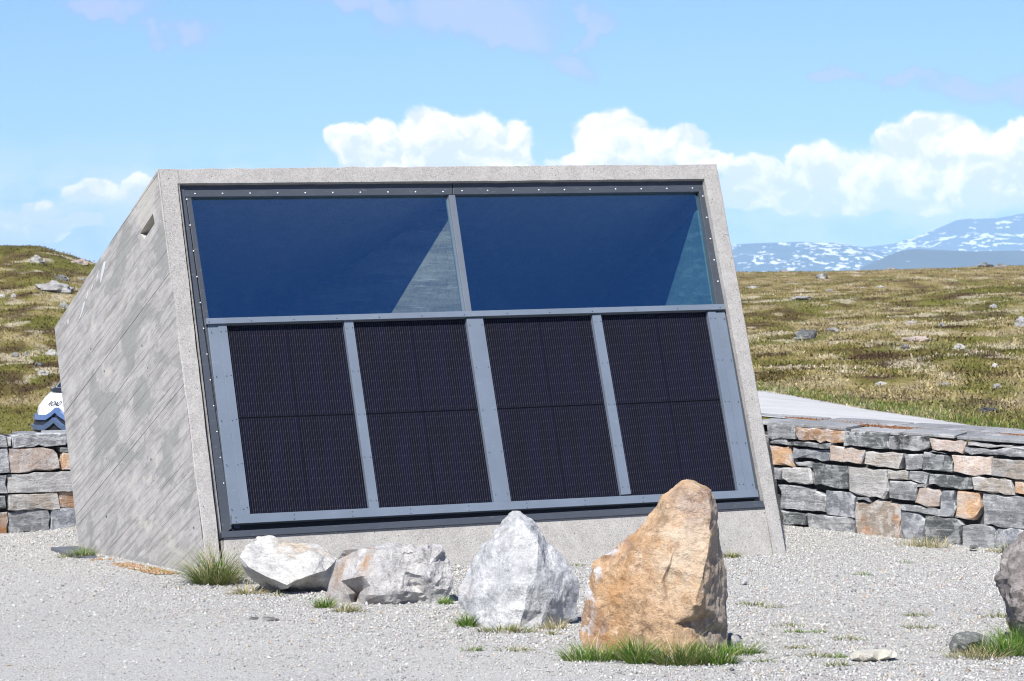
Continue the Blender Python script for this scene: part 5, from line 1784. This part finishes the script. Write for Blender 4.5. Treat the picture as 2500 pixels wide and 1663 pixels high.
def build_loose():
    rng = np.random.default_rng(4)
    n = 300000
    y = np.sqrt(rng.uniform(15.8 ** 2, 31.5 ** 2, n))
    u = rng.uniform(-450, 2950, n)
    x = (u - 1250) / FPX * y
    ok = y < np.interp(u, *U_RB) - 0.05
    # coarser and denser to the right and near the walls, packed fine at lower left
    coarse = 0.30 + 0.70 * sstep(u + (y - 17) * 150, 300, 2300) + 0.3 * fbm(x, y, 0.45, 3, 33)
    ok &= rng.uniform(0, 1, n) < np.clip(coarse, 0.18, 1)
    rel = np.stack([x - A0.x, y - A0.y], -1)
    e = rel @ np.array([E_.x, E_.y])
    d = rel @ np.array([D_.x, D_.y])
    ok &= ~((e > 0.03) & (e < 5.8) & (d > 0.05) & (d < 3.85))
    x, y, coarse = x[ok], y[ok], coarse[ok]
    n = len(x)
    R = np.clip(np.exp(rng.normal(math.log(0.0066), 0.40, n)), 0.0035, 0.022) * (0.7 + 0.4 * coarse)
    v = np.clip(rng.normal(0.495, 0.105, n), 0.15, 0.68)
    C = np.stack([v * 1.02, v, v * 0.945], -1) * (1 + rng.normal(0, 0.02, (n, 3)))
    warm = rng.uniform(0, 1, n) < 0.05
    C[warm] = C[warm] * np.array([1.05, 0.88, 0.72])
    P = np.stack([x, y, gravel_z(x, y) + R * 0.22], -1)
    m = tint_mat('pebbles', 0.9)
    lumps('gravel_stones', 'loose pale grey gravel stones over the yard', P, R, np.clip(C, 0, 0.8), 0.75, 8, m)
    # rusty moss crumbs along the foot of the side wall
    n = 900
    a, b = on_z(222, 1357), on_z(474, 1411)
    t = np.clip(rng.beta(1.6, 1.1, n), 0, 1)
    k = rng.uniform(0, 1, n) ** 1.6 * 0.22
    nx = -E_
    P = np.array(a)[None] * (1 - t[:, None]) + np.array(b)[None] * t[:, None] + np.array(nx)[None] * k[:, None]
    keep = vnoise(t * 9, t * 0, 3) > -0.18
    P = P[keep]
    n = len(P)
    P[:, 2] = 0.01
    C = np.array([(0.42, 0.24, 0.13), (0.36, 0.20, 0.10), (0.50, 0.36, 0.24), (0.20, 0.20, 0.06)])[rng.integers(0, 4, n)]
    lumps('dry_moss', 'rusty dry moss along the foot of the side wall', P, rng.uniform(0.008, 0.02, n), C, 0.6, 9, tint_mat('moss_crumbs'))
    P = np.array([tuple(p) for p, r in MOSS])
    R = np.array([r for p, r in MOSS])
    C = np.array([(0.26, 0.115, 0.05), (0.20, 0.085, 0.04), (0.32, 0.17, 0.08), (0.12, 0.06, 0.04)])[rng.integers(0, 4, len(P))]
    lumps('cap_moss', 'rust brown moss in the joints on top of the right wall', P, R, C, 0.7, 10, tint_mat('cap_moss_crumbs'))


build_loose()


# ------------------------------------------------------------------ dark slatted grating by the rear corner
def build_grating():
    a, b, c, d = on_z(123, 1336, 0.03), on_z(222, 1331, 0.03), on_z(236, 1358, 0.03), on_z(178, 1357, 0.03)
    g_ = empty('floor_grating', Vector((a.x, a.y, -0.02)), 'dark grey slatted grating lying beside the rear corner of the side wall', 'grating')
    mt = simple('grating_slats', (0.14, 0.15, 0.17), 0.6)
    n = 8
    for i in range(n):
        t0, t1 = i / n + 0.012, (i + 1) / n - 0.012
        q = [a.lerp(d, t0), b.lerp(c, t0), b.lerp(c, t1), a.lerp(d, t1)]
        V, F = prism(q, Vector((0, 0, -0.045)))
        fix_normals(mesh_obj('slat', V, F, mt, g_))


build_grating()


# ------------------------------------------------------------------ white van parked behind the left wall
def build_van():
    yaw = math.radians(40)
    h = Vector((-math.sin(yaw), -math.cos(yaw), 0))
    lv = Vector((-h.y, h.x, 0)) * -1
    if lv.x < 0:
        lv = -lv                                    # the vehicle's left, image right
    org = at(139, 1022, 48.0)
    org.z = -0.335
    van = empty('white_van', org, 'white camper van with chrome double-chevron grille half hidden behind the building', 'van')
    paint = simple('white_paint', (0.80, 0.81, 0.83), 0.22)
    chrome = simple('sky_tinted_chrome', (0.17, 0.26, 0.48), 0.16, 0.35)  # blue of the reflected sky painted into the chrome's base colour
    dark = simple('black_plastic', (0.02, 0.021, 0.025), 0.5)
    glass = simple('van_glass', (0.012, 0.018, 0.035), 0.08)
    lamp = simple('headlight_glass', (0.30, 0.36, 0.48), 0.08, 0.4)
    tyre = simple('tyre', (0.02, 0.02, 0.022), 0.85)

    def hw(z):
        return 1.02 if z < 1.25 else 1.02 - (z - 1.25) * 0.09

    def S(f, X, Z, off=0.0):
        sh = -0.45 * abs(f) ** 3.2 * (1.0 if X > -2.2 else 0.0)
        return org + h * (X + sh + off) + lv * (f * hw(Z)) + Vector((0, 0, Z))
    prof = [(-0.06, 0.30), (0.0, 0.42), (0.03, 0.62), (0.02, 0.85), (-0.03, 1.02), (-0.07, 1.17), (-0.22, 1.33), (-0.42, 1.47), (-0.80, 1.90), (-1.20, 2.27), (-1.7, 2.43), (-3.5, 2.50), (-5.8, 2.50), (-6.0, 2.35), (-6.02, 0.45), (-5.9, 0.32)]
    fs = [-1.0, -0.97, -0.85, -0.6, -0.3, 0, 0.3, 0.6, 0.85, 0.97, 1.0]
    V, F = [], []
    n = len(prof)
    for i, f in enumerate(fs):
        ins = 0.06 if abs(f) == 1.0 else 0.0
        for (X, Z) in prof:
            X2 = X - ins * (1 if X > -3 else -1)
            V.append(S(f, X2, Z - ins * 0.5 * (1 if Z > 2 else 0)))
    for i in range(len(fs) - 1):
        for k in range(n):
            a, b = i * n + k, i * n + (k + 1) % n
            F.append((a, b, b + n, a + n))
    F += [tuple(range(n)), tuple((len(fs) - 1) * n + k for k in range(n - 1, -1, -1))]
    fix_normals(mesh_obj('body', V, F, paint, van, smooth=False))

    def patch(name, pts, mat, off=0.02, parent=van):
        """pts: grid rows of (f, X, Z)"""
        V, F = [], []
        rows, cols = len(pts), len(pts[0])
        for r in pts:
            for p in r:
                V.append(S(*p, off=off))
        for r in pts:
            for p in r:
                V.append(S(*p, off=-0.03))
        N = rows * cols
        for r in range(rows - 1):
            for c in range(cols - 1):
                a = r * cols + c
                F.append((a, a + 1, a + cols + 1, a + cols))
                F.append((N + a, N + a + cols, N + a + cols + 1, N + a + 1))
        bd = [(0, c) for c in range(cols)] + [(r, cols - 1) for r in range(1, rows)] + [(rows - 1, c) for c in range(cols - 2, -1, -1)] + [(r, 0) for r in range(rows - 2, 0, -1)]
        ids = [r * cols + c for r, c in bd]
        for i in range(len(ids)):
            a, b = ids[i], ids[(i + 1) % len(ids)]
            F.append((a, b, N + b, N + a))
        return fix_normals(mesh_obj(name, V, F, mat, parent))
    ff = [-0.9, -0.6, -0.3, 0.0, 0.3, 0.6, 0.9]
    patch('windscreen', [[(f, -0.45, 1.505) for f in ff], [(f * 0.97, -0.79, 1.89) for f in ff], [(f * 0.93, -1.16, 2.235) for f in ff]], glass, 0.012)
    patch('cowl', [[(f, -0.33, 1.408 + 0.045 * abs(f)) for f in ff], [(f, -0.44, 1.495) for f in ff]], dark, 0.02)
    # grille bars, each bent into a chevron in the middle
    def bar(z0, hgt, peak, mat):
        xs = [-0.97, -0.8, -0.6, -0.4, -0.24, -0.10, 0.0, 0.10, 0.24, 0.4, 0.6, 0.8, 0.97]
        lift = lambda f: peak * max(0, 1 - abs(f) / 0.20)
        patch('grille_bar', [[(f, 0.03 - 0.03 * (z0 > 0.9), z0 + lift(f)) for f in xs], [(f, 0.05 - 0.06 * (z0 > 0.9), z0 + hgt + lift(f)) for f in xs]], mat, 0.05)
    patch('grille', [[(f, 0.03, 0.66) for f in ff], [(f, 0.03, 0.85) for f in ff], [(f, -0.01, 1.03) for f in ff]], dark, 0.015)
    bar(0.96, 0.085, 0.13, chrome)
    bar(0.79, 0.085, 0.13, chrome)
    patch('bumper', [[(f, -0.04, 0.30) for f in [-0.98] + ff + [0.98]], [(f, 0.02, 0.50) for f in [-0.98] + ff + [0.98]], [(f, 0.03, 0.66) for f in [-0.98] + ff + [0.98]]], dark, 0.05)
    for s in (-1, 1):
        patch('headlight', [[(s * 0.70, -0.05, 1.06), (s * 0.84, -0.05, 1.05), (s * 0.98, -0.05, 1.08)], [(s * 0.72, -0.16, 1.16), (s * 0.85, -0.16, 1.18), (s * 0.985, -0.16, 1.22)], [(s * 0.80, -0.38, 1.29), (s * 0.88, -0.38, 1.32), (s * 0.985, -0.38, 1.34)]], lamp, 0.02)
        # wing mirror
        c = S(s * 1.16, -1.35, 1.62)
        V, F = prism([c + Vector((0, 0, z)) + lv * y for y, z in ((-0.09, -0.2), (0.09, -0.2), (0.10, 0.2), (-0.08, 0.22))], h * -0.12)
        fix_normals(mesh_obj('wing_mirror', V, F, dark, van), 0.02)
    for X in (-1.0, -4.9):
        for s in (-1, 1):
            c = org + h * X + lv * (s * 0.93) + Vector((0, 0, 0.36))
            V, F = [], []
            for sd in (-0.13, 0.13):
                for a in np.linspace(0, 2 * math.pi, 25)[:-1]:
                    V.append(c + h * math.cos(a) * 0.36 + Vector((0, 0, math.sin(a) * 0.36)) + lv * sd)
            F = [tuple(range(24)), tuple(range(47, 23, -1))] + [(i, (i + 1) % 24, 24 + (i + 1) % 24, 24 + i) for i in range(24)]
            w = fix_normals(mesh_obj('wheel', V, F, tyre, van), 0.03)
            V2 = [c + h * math.cos(a) * 0.21 + Vector((0, 0, math.sin(a) * 0.21)) + lv * (0.135 * s) for a in np.linspace(0, 2 * math.pi, 17)[:-1]]
            V2 += [v + lv * (0.012 * s) for v in V2]
            F2 = [tuple(range(16, 32)), tuple(range(15, -1, -1))] + [(i, (i + 1) % 16, 16 + (i + 1) % 16, 16 + i) for i in range(16)]
            fix_normals(mesh_obj('rim', V2, F2, chrome, w))
    # lettering across the bonnet
    tc = bpy.data.curves.new('lettering', 'FONT')
    tc.body = 'ROAD'
    tc.size = 0.10
    tc.shear = 0.25
    tc.extrude = 0.003
    tc.space_character = 1.15
    to = bpy.data.objects.new('lettering_curve', tc)
    COL.objects.link(to)
    dg = bpy.context.evaluated_depsgraph_get()
    me = bpy.data.meshes.new_from_object(to.evaluated_get(dg))
    bpy.data.objects.remove(to)
    a, b = S(-0.34, -0.07, 1.17), S(-0.34, -0.22, 1.33)
    upv = (b - a).normalized()
    xv = lv
    nv = xv.cross(upv).normalized()
    p0 = a + upv * 0.02 + nv * (0.02 if nv.dot(h) > 0 else -0.02)
    for v in me.vertices:
        c = v.co.copy()
        v.co = p0 + xv * c.x + upv * (c.y * 1.5) + nv * c.z - org
    o = link('lettering', me, dark, van)


build_van()


# ------------------------------------------------------------------ one common calibration of the base colours to the exposure
ALBEDO = 0.80
for m_ in bpy.data.materials:
    if not m_.use_nodes or m_.name in ('white_paint', 'coated_glass', 'haze', 'steel', 'lime_streak', 'solar_cells'):
        continue
    g_ = NT(m_.node_tree)
    for b_ in [n for n in g_.n if n.type in ('BSDF_PRINCIPLED', 'BSDF_TRANSLUCENT')]:
        so_ = b_.inputs[0]
        if so_.is_linked:
            src = so_.links[0].from_socket
            g_.l.new(g_.mix(1.0, src, (ALBEDO, ALBEDO, ALBEDO), 'MULTIPLY'), so_)
